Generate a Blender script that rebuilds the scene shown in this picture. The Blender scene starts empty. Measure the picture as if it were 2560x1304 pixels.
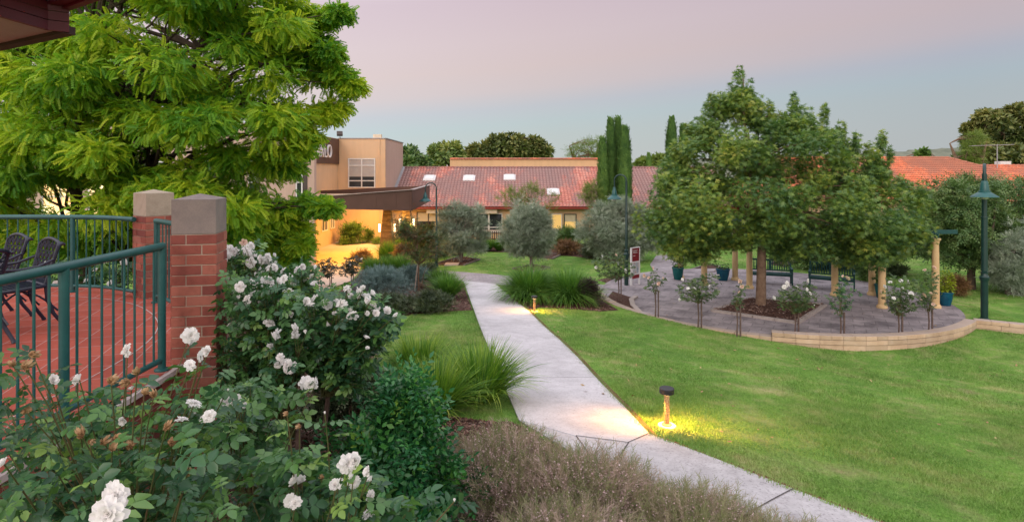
import bpy, math, random
import numpy as np
from mathutils import Vector, Matrix, Euler
from mathutils.geometry import delaunay_2d_cdt

rng = np.random.default_rng(11)
random.seed(11)
S = bpy.context.scene
C = S.collection
R = math.radians
PI = math.pi

# ------------------------------------------------------------------ camera, sky, sun, exposure
F, CX, CY, CAMZ = 1500.0, 1280.0, 430.0, 4.6
cam = bpy.data.cameras.new('camera')
cam.sensor_width = 36
cam.lens = 36 * F / 2560
cam.shift_y = -(652 - CY) / 2560
cam.clip_start = 0.05
cam.clip_end = 4000
co = bpy.data.objects.new('camera', cam)
C.objects.link(co)
co.location = (0, 0, CAMZ)
co.rotation_euler = (R(90), 0, 0)
S.camera = co

S.view_settings.view_transform = 'Standard'
S.view_settings.look = 'None'
S.view_settings.exposure = 0.0
S.view_settings.gamma = 1
S.render.engine = 'CYCLES'
S.cycles.use_denoising = True
S.cycles.max_bounces = 6
S.cycles.diffuse_bounces = 3
S.cycles.glossy_bounces = 2
S.cycles.transmission_bounces = 4
S.cycles.transparent_max_bounces = 6
S.cycles.sample_clamp_indirect = 6
S.cycles.caustics_reflective = False
S.cycles.caustics_refractive = False

W = bpy.data.worlds.new('World')
S.world = W
W.use_nodes = True
wt = W.node_tree
wt.nodes.clear()


def wn(t, **k):
    n = wt.nodes.new(t)
    for a, b in k.items():
        setattr(n, a, b)
    return n


def ramp_set(n, stops):
    e = n.color_ramp.elements
    while len(e) > 1:
        e.remove(e[-1])
    e[0].position = stops[0][0]
    e[0].color = (*stops[0][1], 1)
    for p, c in stops[1:]:
        q = e.new(p)
        q.color = (*c, 1)


tc = wn('ShaderNodeTexCoord')
sx = wn('ShaderNodeSeparateXYZ')
wt.links.new(tc.outputs['Generated'], sx.inputs[0])
rp = wn('ShaderNodeValToRGB')          # dusk sky by elevation: blue-grey earth shadow, pink belt above it
ramp_set(rp, [(0.0, (.53, .565, .55)), (.055, (.51, .57, .57)), (.08, (.495, .575, .595)), (.106, (.527, .55, .595)), (.135, (.63, .55, .56)),
              (.17, (.665, .548, .545)), (.215, (.665, .548, .57)), (.28, (.635, .515, .57)), (.42, (1.0, .90, .95)), (.62, (1.42, 1.36, 1.46)), (1, (1.5, 1.5, 1.65))])
zt_ = wn('ShaderNodeMath', operation='MULTIPLY_ADD')      # the pink belt dips to the left
wt.links.new(sx.outputs['X'], zt_.inputs[0])
zt_.inputs[1].default_value = -.085
wt.links.new(sx.outputs['Z'], zt_.inputs[2])
wt.links.new(zt_.outputs[0], rp.inputs[0])
rx = wn('ShaderNodeValToRGB')          # the left of the view is lighter and pinker than the right
mx = wn('ShaderNodeMath', operation='MULTIPLY_ADD')
wt.links.new(sx.outputs['X'], mx.inputs[0])
mx.inputs[1].default_value = .5
mx.inputs[2].default_value = .5
ramp_set(rx, [(.1, (1.2, 1.2, 1.2)), (.35, (1.12, 1.14, 1.14)), (.52, (1, 1, 1)), (.8, (.81, .82, .88))])
wt.links.new(mx.outputs[0], rx.inputs[0])
m1 = wn('ShaderNodeMix', data_type='RGBA', blend_type='MULTIPLY')
m1.inputs[0].default_value = 1
wt.links.new(rp.outputs[0], m1.inputs[6])
wt.links.new(rx.outputs[0], m1.inputs[7])
# afterglow of the set sun, behind the camera
rb = wn('ShaderNodeMapRange', interpolation_type='SMOOTHSTEP')
rb.inputs['From Min'].default_value = 0.25
rb.inputs['From Max'].default_value = -0.9
wt.links.new(sx.outputs['Y'], rb.inputs['Value'])
glow = wn('ShaderNodeMix', data_type='RGBA', blend_type='MIX')
wt.links.new(rb.outputs[0], glow.inputs[0])
wt.links.new(m1.outputs[2], glow.inputs[6])
glow.inputs[7].default_value = (1.85, 1.62, 1.60, 1)
# a thin share of the physical sky
sk = wn('ShaderNodeTexSky', sky_type='NISHITA')
sk.sun_disc = False
sk.sun_elevation = R(9)
sk.sun_rotation = R(200)
add = wn('ShaderNodeMix', data_type='RGBA', blend_type='ADD')
add.inputs[0].default_value = .004
wt.links.new(glow.outputs[2], add.inputs[6])
wt.links.new(sk.outputs[0], add.inputs[7])
bg = wn('ShaderNodeBackground')
wt.links.new(add.outputs[2], bg.inputs[0])
bg.inputs[1].default_value = 1.0
wo = wn('ShaderNodeOutputWorld')
wt.links.new(bg.outputs[0], wo.inputs[0])

sl = bpy.data.lights.new('sun', 'SUN')
sl.energy = .9
sl.angle = R(24)
sl.color = (1, .84, .74)
so = bpy.data.objects.new('sun', sl)
C.objects.link(so)
so.rotation_euler = Vector((.34, .93, -.42)).to_track_quat('-Z', 'Y').to_euler()

# ------------------------------------------------------------------ helpers


def P(px, py, d):
    return Vector(((px - CX) * d / F, d, CAMZ - (py - CY) * d / F))


CTRL = np.array([
    (3, 5, 1.62), (0, 4.5, 1.8), (-2, 4, 1.9), (-2.5, 6, 1.7), (2, 7.7, 1.34), (-.3, 7.6, 1.45), (-1, 11, 1.0), (1.2, 12, .93),
    (.7, 18.5, .30), (-1.3, 24.3, .0), (6.8, 16.2, -.03), (3.06, 20.9, .05), (9.1, 16.0, -.25), (13, 17.2, -.12), (5, 6, 1.2),
    (8, 8, .72), (8, 12, .22), (4.5, 10, .78), (-5, 15, .55), (-10, 12, .9), (-9.4, 27.8, -.45), (-10.7, 32.5, -.6), (-8, 40, -.6), (-3, 33, -.5),
    (0, 32, -.42), (5, 31, -.25), (8, 23, 0), (14, 22, 0), (20, 20, -.1), (20, 30, 0), (0, 45, -.5), (20, 45, 0), (-25, 30, -.2),
    (-25, 10, 1), (0, -8, 2.2), (14, -5, 1.2), (40, 20, -.2), (40, 60, 0), (-40, 60, 0), (4.7, 24.6, -.1), (-4.1, 32.7, -.58), (12, 12, .1),
    (18, 14, -.15), (-12, 45, -.6), (-6, 8, 1.5)])


def _tps(r):
    return np.where(r > 1e-9, r * r * np.log(np.maximum(r, 1e-9)), 0)


_n = len(CTRL)
_r = np.hypot(CTRL[:, None, 0] - CTRL[None, :, 0], CTRL[:, None, 1] - CTRL[None, :, 1])
_A = np.zeros((_n + 3, _n + 3))
_A[:_n, :_n] = _tps(_r) + np.eye(_n) * 1.5
_A[:_n, _n] = 1
_A[:_n, _n + 1:] = CTRL[:, :2]
_A[_n:, :_n] = _A[:_n, _n:].T
_w = np.linalg.solve(_A, np.concatenate([CTRL[:, 2], np.zeros(3)]))


def G(x, y):
    x = np.clip(np.asarray(x, float), -38, 42)
    y = np.clip(np.asarray(y, float), -8, 60)
    sh = np.broadcast(x, y).shape
    xf, yf = np.broadcast_to(x, sh).ravel(), np.broadcast_to(y, sh).ravel()
    out = np.empty(len(xf))
    for i in range(0, len(xf), 40000):
        r = np.hypot(xf[i:i + 40000, None] - CTRL[None, :, 0], yf[i:i + 40000, None] - CTRL[None, :, 1])
        out[i:i + 40000] = _tps(r) @ _w[:_n] + _w[_n] + _w[_n + 1] * xf[i:i + 40000] + _w[_n + 2] * yf[i:i + 40000]
    return out.reshape(sh)


def gz(x, y):
    return float(G(x, y))


def at(px, py, off=0.0):
    """the point of the ground seen at a pixel of the photograph"""
    lo, hi = 1.0, 90.0
    ds = np.linspace(lo, hi, 1800)
    e = (CAMZ - (py - CY) * ds / F) - (G((px - CX) * ds / F, ds) + off)
    i = int(np.argmax(e < 0)) if (e < 0).any() else len(ds) - 1
    d = ds[i]
    if i:
        d = ds[i - 1] + (ds[i] - ds[i - 1]) * e[i - 1] / (e[i - 1] - e[i])
    x = (px - CX) * d / F
    return Vector((x, d, gz(x, d) + off))


def flat(px, py, z):
    d = (CAMZ - z) * F / (py - CY)
    return Vector(((px - CX) * d / F, d, z))


# ---------- materials
def mat(name):
    m = bpy.data.materials.new(name)
    m.use_nodes = True
    nt = m.node_tree
    b = nt.nodes['Principled BSDF']
    b.inputs['Specular IOR Level'].default_value = .35
    return m, nt, b


def nd(nt, t, **k):
    n = nt.nodes.new(t)
    for a, b in k.items():
        if a == 'inp':
            for q, v in b.items():
                n.inputs[q].default_value = v
        else:
            setattr(n, a, b)
    return n


def noise(nt, scale, detail=4, rough=.55, vec=None, dist=0):
    n = nd(nt, 'ShaderNodeTexNoise', inp={'Scale': scale, 'Detail': detail, 'Roughness': rough, 'Distortion': dist})
    if vec is None:
        vec = nd(nt, 'ShaderNodeTexCoord').outputs['Object']
    nt.links.new(vec, n.inputs['Vector'])
    return n.outputs['Fac']


def ramp(nt, fac, stops):
    r = nd(nt, 'ShaderNodeValToRGB')
    ramp_set(r, stops)
    nt.links.new(fac, r.inputs[0])
    return r.outputs[0]


def mixc(nt, fac, a, b, mode='MIX'):
    m = nd(nt, 'ShaderNodeMix', data_type='RGBA', blend_type=mode)
    for i, v in ((0, fac), (6, a), (7, b)):
        if hasattr(v, 'links'):
            nt.links.new(v, m.inputs[i])
        elif i == 0:
            m.inputs[0].default_value = v
        else:
            m.inputs[i].default_value = (*v, 1)
    return m.outputs[2]


def math_(nt, op, a, b=0.0, clamp=False):
    m = nd(nt, 'ShaderNodeMath', operation=op, use_clamp=clamp)
    for i, v in ((0, a), (1, b)):
        if hasattr(v, 'links'):
            nt.links.new(v, m.inputs[i])
        else:
            m.inputs[i].default_value = v
    return m.outputs[0]


def bump(nt, b, h, strength=.3, dist=.02):
    n = nd(nt, 'ShaderNodeBump', inp={'Strength': strength, 'Distance': dist})
    nt.links.new(h, n.inputs['Height'])
    nt.links.new(n.outputs[0], b.inputs['Normal'])


def attr(nt, name='rnd'):
    return nd(nt, 'ShaderNodeAttribute', attribute_name=name).outputs['Fac']


def rough_mat(name, cols, scale=6, rough=.7, bs=.2, fine=60, metal=0, spec=.35):
    """mottled surface: cols = list of colours along a noise"""
    m, nt, b = mat(name)
    f = noise(nt, scale, 6, .6)
    n = len(cols)
    c = ramp(nt, f, [(.3 + .4 * i / max(1, n - 1), cols[i]) for i in range(n)])
    h = noise(nt, fine, 3)
    c = mixc(nt, .25, c, ramp(nt, h, [(.3, (.45, .45, .45)), (.7, (1, 1, 1))]), 'MULTIPLY')
    nt.links.new(c, b.inputs['Base Color'])
    b.inputs['Roughness'].default_value = rough
    b.inputs['Metallic'].default_value = metal
    b.inputs['Specular IOR Level'].default_value = spec
    bump(nt, b, h, bs, .01)
    return m


def leaf_mat(name, stops, transl=.3, rough=.5, ns=1.2, spec=.4, tcol=(.9, 1.0, .35)):
    m, nt, b = mat(name)
    f = math_(nt, 'ADD', math_(nt, 'MULTIPLY', attr(nt), .6), math_(nt, 'MULTIPLY', noise(nt, ns, 3), .8))
    f = math_(nt, 'SUBTRACT', f, .2)
    c = ramp(nt, f, stops)
    nt.links.new(c, b.inputs['Base Color'])
    b.inputs['Roughness'].default_value = rough
    b.inputs['Specular IOR Level'].default_value = spec
    t = nd(nt, 'ShaderNodeBsdfTranslucent')
    nt.links.new(mixc(nt, .5, c, mixc(nt, 1, c, tcol, 'MULTIPLY')), t.inputs[0])
    ms = nd(nt, 'ShaderNodeMixShader', inp={0: transl})
    nt.links.new(b.outputs[0], ms.inputs[1])
    nt.links.new(t.outputs[0], ms.inputs[2])
    nt.links.new(ms.outputs[0], nt.nodes['Material Output'].inputs[0])
    return m


def emit_mat(name, col, strength, base=(.8, .8, .8)):
    m, nt, b = mat(name)
    b.inputs['Base Color'].default_value = (*base, 1)
    b.inputs['Emission Color'].default_value = (*col, 1)
    b.inputs['Emission Strength'].default_value = strength
    return m


def glass_mat(name, col=(.02, .025, .03), rough=.05):
    m, nt, b = mat(name)
    c = ramp(nt, noise(nt, .8, 2), [(.35, col), (.7, tuple(v * 2.2 for v in col))])
    nt.links.new(c, b.inputs['Base Color'])
    b.inputs['Roughness'].default_value = rough
    b.inputs['Specular IOR Level'].default_value = .6
    return m


# ---------- objects
def thing(name, label, cat, loc=(0, 0, 0), rz=0.0, group=None):
    o = bpy.data.objects.new(name, None)
    o.empty_display_size = .2
    C.objects.link(o)
    o.location = loc
    o.rotation_euler = (0, 0, rz)
    o['label'] = label
    o['category'] = cat
    if group:
        o['group'] = group
    return o


def tag(o, label, cat, group=None, kind=None):
    if label:
        o['label'] = label
    if cat:
        o['category'] = cat
    if group:
        o['group'] = group
    if kind:
        o['kind'] = kind
    return o


class MB:
    def __init__(self):
        self.v, self.f, self.n, self.r = [], [], 0, []

    def add(self, v, f, rnd=0.5):
        v = np.asarray(v, float).reshape(-1, 3)
        self.v.append(v)
        self.f += [tuple(int(i) + self.n for i in q) for q in f]
        self.r.append(np.full(len(v), rnd))
        self.n += len(v)
        return self

    def box(self, c, s, M=None, rnd=.5, taper=1.0):
        x, y, z = s[0] / 2, s[1] / 2, s[2] / 2
        v = np.array([(-x, -y, -z), (x, -y, -z), (x, y, -z), (-x, y, -z), (-x * taper, -y * taper, z), (x * taper, -y * taper, z), (x * taper, y * taper, z), (-x * taper, y * taper, z)])
        if M is not None:
            v = v @ np.array(M.to_3x3()).T
        return self.add(v + np.array(c), [(3, 2, 1, 0), (4, 5, 6, 7), (0, 1, 5, 4), (1, 2, 6, 5), (2, 3, 7, 6), (3, 0, 4, 7)], rnd)

    def bar(self, a, b, w, h, rnd=.5, up=(0, 0, 1)):
        a, b = Vector(a), Vector(b)
        d = (b - a)
        L = d.length
        d.normalize()
        u = Vector(up)
        s = d.cross(u)
        if s.length < 1e-4:
            s = d.cross(Vector((0, 1, 0)))
        s.normalize()
        u = s.cross(d)
        M = Matrix((d, s, u)).transposed()
        return self.box((a + b) / 2, (L, w, h), M, rnd)

    def tube(self, pts, rad, seg=8, cap=True, rnd=.5, flat=1.0):
        pts = [Vector(p) for p in pts]
        if not hasattr(rad, '__len__'):
            rad = [rad] * len(pts)
        n = len(pts)
        vs, fs = [], []
        prev = None
        for i, p in enumerate(pts):
            t = (pts[min(i + 1, n - 1)] - pts[max(i - 1, 0)]).normalized()
            if prev is None:
                prev = Vector((1, 0, 0)) if abs(t.x) < .9 else Vector((0, 1, 0))
            u = (prev - t * prev.dot(t)).normalized()
            w = t.cross(u)
            prev = u
            for k in range(seg):
                a = 2 * PI * k / seg
                vs.append(p + (u * math.cos(a) + w * (math.sin(a) * flat)) * rad[i])
        for i in range(n - 1):
            for k in range(seg):
                fs.append((i * seg + k, i * seg + (k + 1) % seg, (i + 1) * seg + (k + 1) % seg, (i + 1) * seg + k))
        if cap:
            fs.append(tuple(range(seg))[::-1])
            fs.append(tuple((n - 1) * seg + k for k in range(seg)))
        return self.add(vs, fs, rnd)

    def lathe(self, prof, c=(0, 0, 0), seg=20, rnd=.5):
        """prof: list of (radius, z)"""
        c = Vector(c)
        vs, fs = [], []
        for r, z in prof:
            for k in range(seg):
                a = 2 * PI * k / seg
                vs.append((c.x + r * math.cos(a), c.y + r * math.sin(a), c.z + z))
        n = len(prof)
        for i in range(n - 1):
            for k in range(seg):
                fs.append((i * seg + k, i * seg + (k + 1) % seg, (i + 1) * seg + (k + 1) % seg, (i + 1) * seg + k))
        fs.append(tuple(range(seg))[::-1])
        fs.append(tuple((n - 1) * seg + k for k in range(seg)))
        return self.add(vs, fs, rnd)

    def prism(self, outline, z0, z1, rnd=.5):
        n = len(outline)
        v = [(x, y, z0) for x, y in outline] + [(x, y, z1) for x, y in outline]
        f = [tuple(range(n))[::-1], tuple(range(n, 2 * n))] + [(i, (i + 1) % n, n + (i + 1) % n, n + i) for i in range(n)]
        return self.add(v, f, rnd)

    def build(self, name, m, parent=None, smooth=False, origin=None, label=None, bevel=0):
        me = bpy.data.meshes.new(name)
        V = np.concatenate(self.v)
        if origin is not None:
            V = V - np.array(origin)
        me.from_pydata(V.tolist(), [], self.f)
        a = me.attributes.new('rnd', 'FLOAT', 'POINT')
        a.data.foreach_set('value', np.concatenate(self.r).astype(np.float32))
        me.materials.append(m)
        if smooth:
            me.shade_smooth()
            me.set_sharp_from_angle(angle=R(40))
        o = bpy.data.objects.new(name, me)
        C.objects.link(o)
        if parent:
            o.parent = parent
        elif origin is not None:
            o.location = origin
        if bevel:
            bv = o.modifiers.new('bevel', 'BEVEL')
            bv.width = bevel
            bv.segments = 2
            bv.limit_method = 'ANGLE'
        if label:
            o['label'] = label
        return o


def mesh_np(name, V, Fc, m, parent=None, rnd=None, smooth=False):
    """large meshes of equal-sized faces"""
    me = bpy.data.meshes.new(name)
    nv, (nf, k) = len(V), Fc.shape
    me.vertices.add(nv)
    me.vertices.foreach_set('co', np.ascontiguousarray(V, np.float32).ravel())
    me.loops.add(nf * k)
    me.loops.foreach_set('vertex_index', np.ascontiguousarray(Fc, np.int32).ravel())
    me.polygons.add(nf)
    me.polygons.foreach_set('loop_start', np.arange(0, nf * k, k, dtype=np.int32))
    me.polygons.foreach_set('loop_total', np.full(nf, k, np.int32))
    if smooth:
        me.polygons.foreach_set('use_smooth', np.ones(nf, bool))
    me.update(calc_edges=True)
    if rnd is not None:
        a = me.attributes.new('rnd', 'FLOAT', 'POINT')
        a.data.foreach_set('value', np.asarray(rnd, np.float32))
    me.materials.append(m)
    o = bpy.data.objects.new(name, me)
    C.objects.link(o)
    if parent:
        o.parent = parent
    return o


def unit(a):
    return a / np.maximum(np.linalg.norm(a, axis=-1, keepdims=True), 1e-9)


def scatter(tpl, pos, fwd, up, scale, rnd=None):
    """copies of a leaf template (V, F) at pos, its +X along fwd, its +Z near up -> V, F, rnd"""
    tv, tf = tpl
    n = len(pos)
    f = unit(fwd)
    s = np.cross(up, f)
    bad = np.linalg.norm(s, axis=1) < 1e-3
    s[bad] = np.cross(np.array([1.0, .2, 0]), f[bad])
    s = unit(s)
    u = np.cross(f, s)
    sc = np.broadcast_to(np.asarray(scale, float), (n,))[:, None, None]
    V = pos[:, None, :] + sc * (tv[None, :, 0:1] * f[:, None] + tv[None, :, 1:2] * s[:, None] + tv[None, :, 2:3] * u[:, None])
    Fc = tf[None] + (np.arange(n) * len(tv))[:, None, None]
    if rnd is None:
        rnd = rng.random(n)
    return V.reshape(-1, 3), Fc.reshape(-1, tf.shape[1]), np.repeat(rnd, len(tv))


def rdir(n):
    return unit(rng.normal(size=(n, 3)))


# ---------- leaf templates
def t_simple(w=.28, fold=.05):
    return (np.array([(0, 0, 0), (.5, 0, -fold), (1, 0, -.08), (.45, w, fold), (.45, -w, fold)], float), np.array([(0, 1, 2, 3), (0, 4, 2, 1)]))


def t_leaf9(w=.27, fold=.05, bend=.12):
    v = [(0, 0, 0), (.5, 0, -fold), (1, 0, -bend), (.17, w * .7, fold * .5), (.5, w, fold), (.82, w * .55, fold * .3 - bend * .6), (.17, -w * .7, fold * .5), (.5, -w, fold), (.82, -w * .55, fold * .3 - bend * .6)]
    return (np.array(v, float), np.array([(0, 1, 4, 3), (1, 2, 5, 4), (0, 6, 7, 1), (1, 7, 8, 2)]))


def compose(tpl, places):
    """several copies of a template in one: places = (origin, fwd, up, scale)"""
    p = np.array([q[0] for q in places], float)
    f = np.array([q[1] for q in places], float)
    u = np.array([q[2] for q in places], float)
    s = np.array([q[3] for q in places], float)
    V, Fc, _ = scatter(tpl, p, f, u, s, np.zeros(len(p)))
    return V, Fc


def t_pinnate(pairs=6, droop=.35):
    leaflet = (np.array([(0, 0, 0), (.35, .25, .02), (.8, .22, -.03), (1, 0, -.08), (.8, -.22, -.03), (.35, -.25, .02)], float), np.array([(0, 5, 4, 3, 2, 1)]))
    pl = []
    for i in range(pairs):
        t = .14 + .78 * i / (pairs - 1)
        z = -droop * t * t
        for sd in (1, -1):
            pl.append(((t, .01 * sd, z), (.45, sd, -.28 - .3 * t), (-.1, 0, 1), .30 * (1 - .35 * abs(t - .45))))
    pl.append(((.93, 0, -droop * .9), (1, 0, -.8), (.4, 0, 1), .2))
    V, Fc = compose(leaflet, pl)
    n = len(V)          # the stalk
    st = [(0, .008, 0), (0, -.008, 0), (.5, -.006, -droop * .25), (.95, 0, -droop * .92), (.95, .004, -droop * .92), (.5, .006, -droop * .25)]
    return np.concatenate([V, np.array(st)]), np.concatenate([Fc, np.array([[n, n + 1, n + 2, n + 3, n + 4, n + 5]])])


def t_lobed():
    v = [(0, 0, 0)]
    f = []
    for a, L in ((0, 1), (42, .92), (-42, .92), (95, .62), (-95, .62)):
        n = len(v)
        for da, l in ((19, .36), (0, L), (-19, .36)):
            q = R(a + da)
            v.append((.12 + l * math.cos(q), l * math.sin(q), -.10 * l * l - .03 * abs(a) / 95))
        f.append((0, n + 2, n + 1, n))
    return np.array(v, float), np.array(f)


def t_rose_leaf(n5=5):
    lf = t_leaf9(.33, .06, .15)
    pl = [((.62, 0, 0), (1, 0, -.15), (0, 0, 1), .46), ((.50, 0, 0), (.45, 1, -.1), (0, 0, 1), .40), ((.50, 0, 0), (.45, -1, -.1), (0, 0, 1), .40)]
    if n5 == 5:
        pl += [((.26, 0, 0), (.3, 1, -.1), (0, 0, 1), .33), ((.26, 0, 0), (.3, -1, -.1), (0, 0, 1), .33)]
    V, Fc = compose(lf, pl)
    n = len(V)
    return np.concatenate([V, np.array([(0, .012, 0), (0, -.012, 0), (.64, -.008, 0), (.64, .008, 0)])]), np.concatenate([Fc, np.array([[n, n + 1, n + 2, n + 3]])])


PINNATE, LOBED, ROSE_LEAF, SIMPLE, NARROW, LEAF9 = t_pinnate(), t_lobed(), t_rose_leaf(), t_simple(.26), t_simple(.11, .02), t_leaf9()
SPRIG = compose(SIMPLE, [((0.0 + .16 * i, 0, 0), (.5, (-1) ** i, .35 * math.cos(i * 2.1)), (0, .2, 1), .42 - .02 * i) for i in range(6)] + [((.95, 0, 0), (1, 0, .1), (0, 0, 1), .38)])
OSPRIG = compose(NARROW, [((0.0 + .1 * i, 0, 0), (.8, .75 * (-1) ** i, .5 * math.cos(i * 2.3)), (0, .2, 1), .38 - .01 * i) for i in range(9)] + [((.9, 0, 0), (1, 0, .1), (0, 0, 1), .35)])


def clump_leaves(center, rad, n, droop=.3, inner=.45, upbias=0.0):
    """n leaf positions and directions in an ellipsoid shell"""
    d = rdir(n)
    d[:, 2] = d[:, 2] + upbias
    d = unit(d)
    r = inner + (1 - inner) * rng.random(n) ** .7
    pos = np.array(center) + d * r[:, None] * np.array(rad)
    f = unit(d * np.array([1, 1, .6]) + rng.normal(size=(n, 3)) * .45 + np.array([0, 0, -droop]))
    u = unit(np.array([0, 0, 1.0]) + rng.normal(size=(n, 3)) * .5 + d * .5)
    return pos, f, u


def inpoly(px, py, poly):
    px, py = np.asarray(px), np.asarray(py)
    c = np.zeros(px.shape, bool)
    n = len(poly)
    for i in range(n):
        x1, y1 = poly[i][0], poly[i][1]
        x2, y2 = poly[(i + 1) % n][0], poly[(i + 1) % n][1]
        if y1 == y2:
            continue
        c ^= ((y1 > py) != (y2 > py)) & (px < (x2 - x1) * (py - y1) / (y2 - y1) + x1)
    return c


def sheet(name, outline, off, m, res=.35, zf=None, skirt=0.0):
    """a ground sheet over a world outline, draped on the terrain"""
    O = [(float(p[0]), float(p[1])) for p in outline]
    # densify the rim
    D = []
    for i, a in enumerate(O):
        b = O[(i + 1) % len(O)]
        k = max(1, int(math.dist(a, b) / res))
        D += [(a[0] + (b[0] - a[0]) * j / k, a[1] + (b[1] - a[1]) * j / k) for j in range(k)]
    xs, ys = np.array(D).T
    gx, gy = np.meshgrid(np.arange(xs.min(), xs.max(), res), np.arange(ys.min(), ys.max(), res))
    ok = inpoly(gx, gy, D)
    pts = [Vector(p) for p in D] + [Vector((x, y)) for x, y in zip(gx[ok], gy[ok])]
    n = len(D)
    vs, _, fs, *_r = delaunay_2d_cdt(pts, [(i, (i + 1) % n) for i in range(n)], [], 1, 1e-4)
    V = np.array([(v.x, v.y) for v in vs])
    z = (G(V[:, 0], V[:, 1]) if zf is None else zf(V[:, 0], V[:, 1])) + off
    mb = MB()
    mb.add(np.column_stack([V, z]), [f for f in fs])
    if skirt:
        DA = np.array(D)
        zz = (G(DA[:, 0], DA[:, 1]) if zf is None else zf(DA[:, 0], DA[:, 1])) + off
        top = np.column_stack([DA, zz])
        bot = top - np.array([0, 0, skirt])
        mb.add(np.concatenate([top, bot]), [(i, n + i, n + (i + 1) % n, (i + 1) % n) for i in range(n)])
    o = mb.build(name, m)
    o['kind'] = 'structure'
    return o


def copy_tree(o, parent=None):
    c = o.copy()
    C.objects.link(c)
    if parent:
        c.parent = parent
    for ch in list(o.children):
        copy_tree(ch, c)
    return c


def curve_pts(a, b, sag, n=6, side=(0, 0, 0)):
    a, b = Vector(a), Vector(b)
    return [a.lerp(b, i / n) + (Vector((0, 0, sag)) + Vector(side)) * math.sin(PI * i / n) for i in range(n + 1)]
# ------------------------------------------------------------------ ground, paths, beds
DC, DR = (9.5, 22.6), 6.25           # the round paved court


def lawn_color(nt):
    geo = nd(nt, 'ShaderNodeNewGeometry').outputs['Position']
    n1 = noise(nt, .45, 5, .6, geo)
    n2 = noise(nt, 2.2, 5, .65, geo)
    n3 = noise(nt, 9, 3, .6, geo)
    c = ramp(nt, n1, [(.3, (.10, .225, .038)), (.5, (.145, .295, .050)), (.68, (.205, .345, .072))])
    c = mixc(nt, ramp(nt, n3, [(.35, (0, 0, 0)), (.75, (.6, .6, .6))]), c, (.15, .27, .07))
    c = mixc(nt, .8, c, ramp(nt, noise(nt, 30, 3, .7, geo), [(.34, (.45, .5, .42)), (.5, (.95, .97, .9)), (.68, (1.35, 1.3, 1.3))]), 'MULTIPLY')
    dry = math_(nt, 'ADD', math_(nt, 'MULTIPLY', n2, .75), math_(nt, 'MULTIPLY', n1, .35))
    c = mixc(nt, ramp(nt, dry, [(.54, (0, 0, 0)), (.66, (.38, .38, .38)), (.78, (.85, .85, .85))]), c, (.40, .34, .19))
    c = mixc(nt, .75, c, ramp(nt, noise(nt, 1.1, 6, .75, geo, .6), [(.34, (.52, .60, .55)), (.5, (.95, .97, .95)), (.7, (1.25, 1.18, 1.1))]), 'MULTIPLY')
    return c


m_lawn, nt, b = mat('lawn')
nt.links.new(lawn_color(nt), b.inputs['Base Color'])
b.inputs['Roughness'].default_value = .9
b.inputs['Specular IOR Level'].default_value = .1
bump(nt, b, noise(nt, 60, 4), .6, .03)

m_blade, nt, b = mat('grass_blade')
cg = mixc(nt, math_(nt, 'MULTIPLY', math_(nt, 'POWER', attr(nt), 2.0), .75), lawn_color(nt), (.27, .40, .12))
nt.links.new(cg, b.inputs['Base Color'])
b.inputs['Roughness'].default_value = .6
b.inputs['Specular IOR Level'].default_value = .2

m_mulch = rough_mat('mulch', [(.035, .018, .014), (.085, .045, .034), (.15, .10, .085)], 22, .95, .8, 90, spec=.1)
m_soil = rough_mat('soil', [(.10, .055, .03), (.18, .11, .06)], 12, .95, .6, 80, spec=.1)


def concrete(name, base, spots=.5, line=None):
    m, nt, b = mat(name)
    geo = nd(nt, 'ShaderNodeNewGeometry').outputs['Position']
    lo = tuple(v * .8 for v in base)
    hi = tuple(min(1, v * 1.1) for v in base)
    c = ramp(nt, noise(nt, .9, 6, .65, geo), [(.3, lo), (.55, base), (.75, hi)])
    c = mixc(nt, spots, c, ramp(nt, noise(nt, 35, 3, .7, geo), [(.33, (.35, .33, .34)), (.45, (.95, .95, .95)), (1, (1, 1, 1))]), 'MULTIPLY')
    c = mixc(nt, spots * .8, c, ramp(nt, noise(nt, 5, 6, .75, geo), [(.35, (.62, .6, .6)), (.6, (1, 1, 1))]), 'MULTIPLY')
    nt.links.new(c, b.inputs['Base Color'])
    b.inputs['Roughness'].default_value = .85
    bump(nt, b, noise(nt, 140, 3, .6, geo), .35, .006)
    return m


m_path = concrete('path_concrete', (.52, .51, .52), .7)
m_path_new = concrete('path_concrete_new', (.575, .565, .585), .5)
m_drive = concrete('drive_concrete', (.50, .42, .36), .3)


def pavers(name, cols, w, h, rot, mortar, msize, off=.5, stain=.6):
    m, nt, b = mat(name)
    geo = nd(nt, 'ShaderNodeNewGeometry').outputs['Position']
    mp = nd(nt, 'ShaderNodeMapping')
    mp.inputs['Rotation'].default_value = (0, 0, R(rot))
    nt.links.new(geo, mp.inputs[0])
    br = nd(nt, 'ShaderNodeTexBrick', offset=off, inp={'Scale': 1, 'Mortar Size': msize, 'Brick Width': w, 'Row Height': h, 'Mortar Smooth': .3, 'Bias': 0})
    nt.links.new(mp.outputs[0], br.inputs[0])
    br.inputs['Color1'].default_value = (*cols[0], 1)
    br.inputs['Color2'].default_value = (*cols[1], 1)
    br.inputs['Mortar'].default_value = (*mortar, 1)
    c = mixc(nt, stain, br.outputs[0], ramp(nt, noise(nt, 1.3, 7, .7, geo), [(.36, (.36, .35, .37)), (.52, (.85, .83, .84)), (.7, (1.1, 1.08, 1.08))]), 'MULTIPLY')
    c = mixc(nt, .3, c, ramp(nt, noise(nt, 25, 3, .6, geo), [(.3, (.6, .6, .6)), (.6, (1, 1, 1))]), 'MULTIPLY')
    nt.links.new(c, b.inputs['Base Color'])
    b.inputs['Roughness'].default_value = .75
    bump(nt, b, math_(nt, 'SUBTRACT', 1.0, br.outputs['Fac']), .4, .008)
    return m


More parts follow.
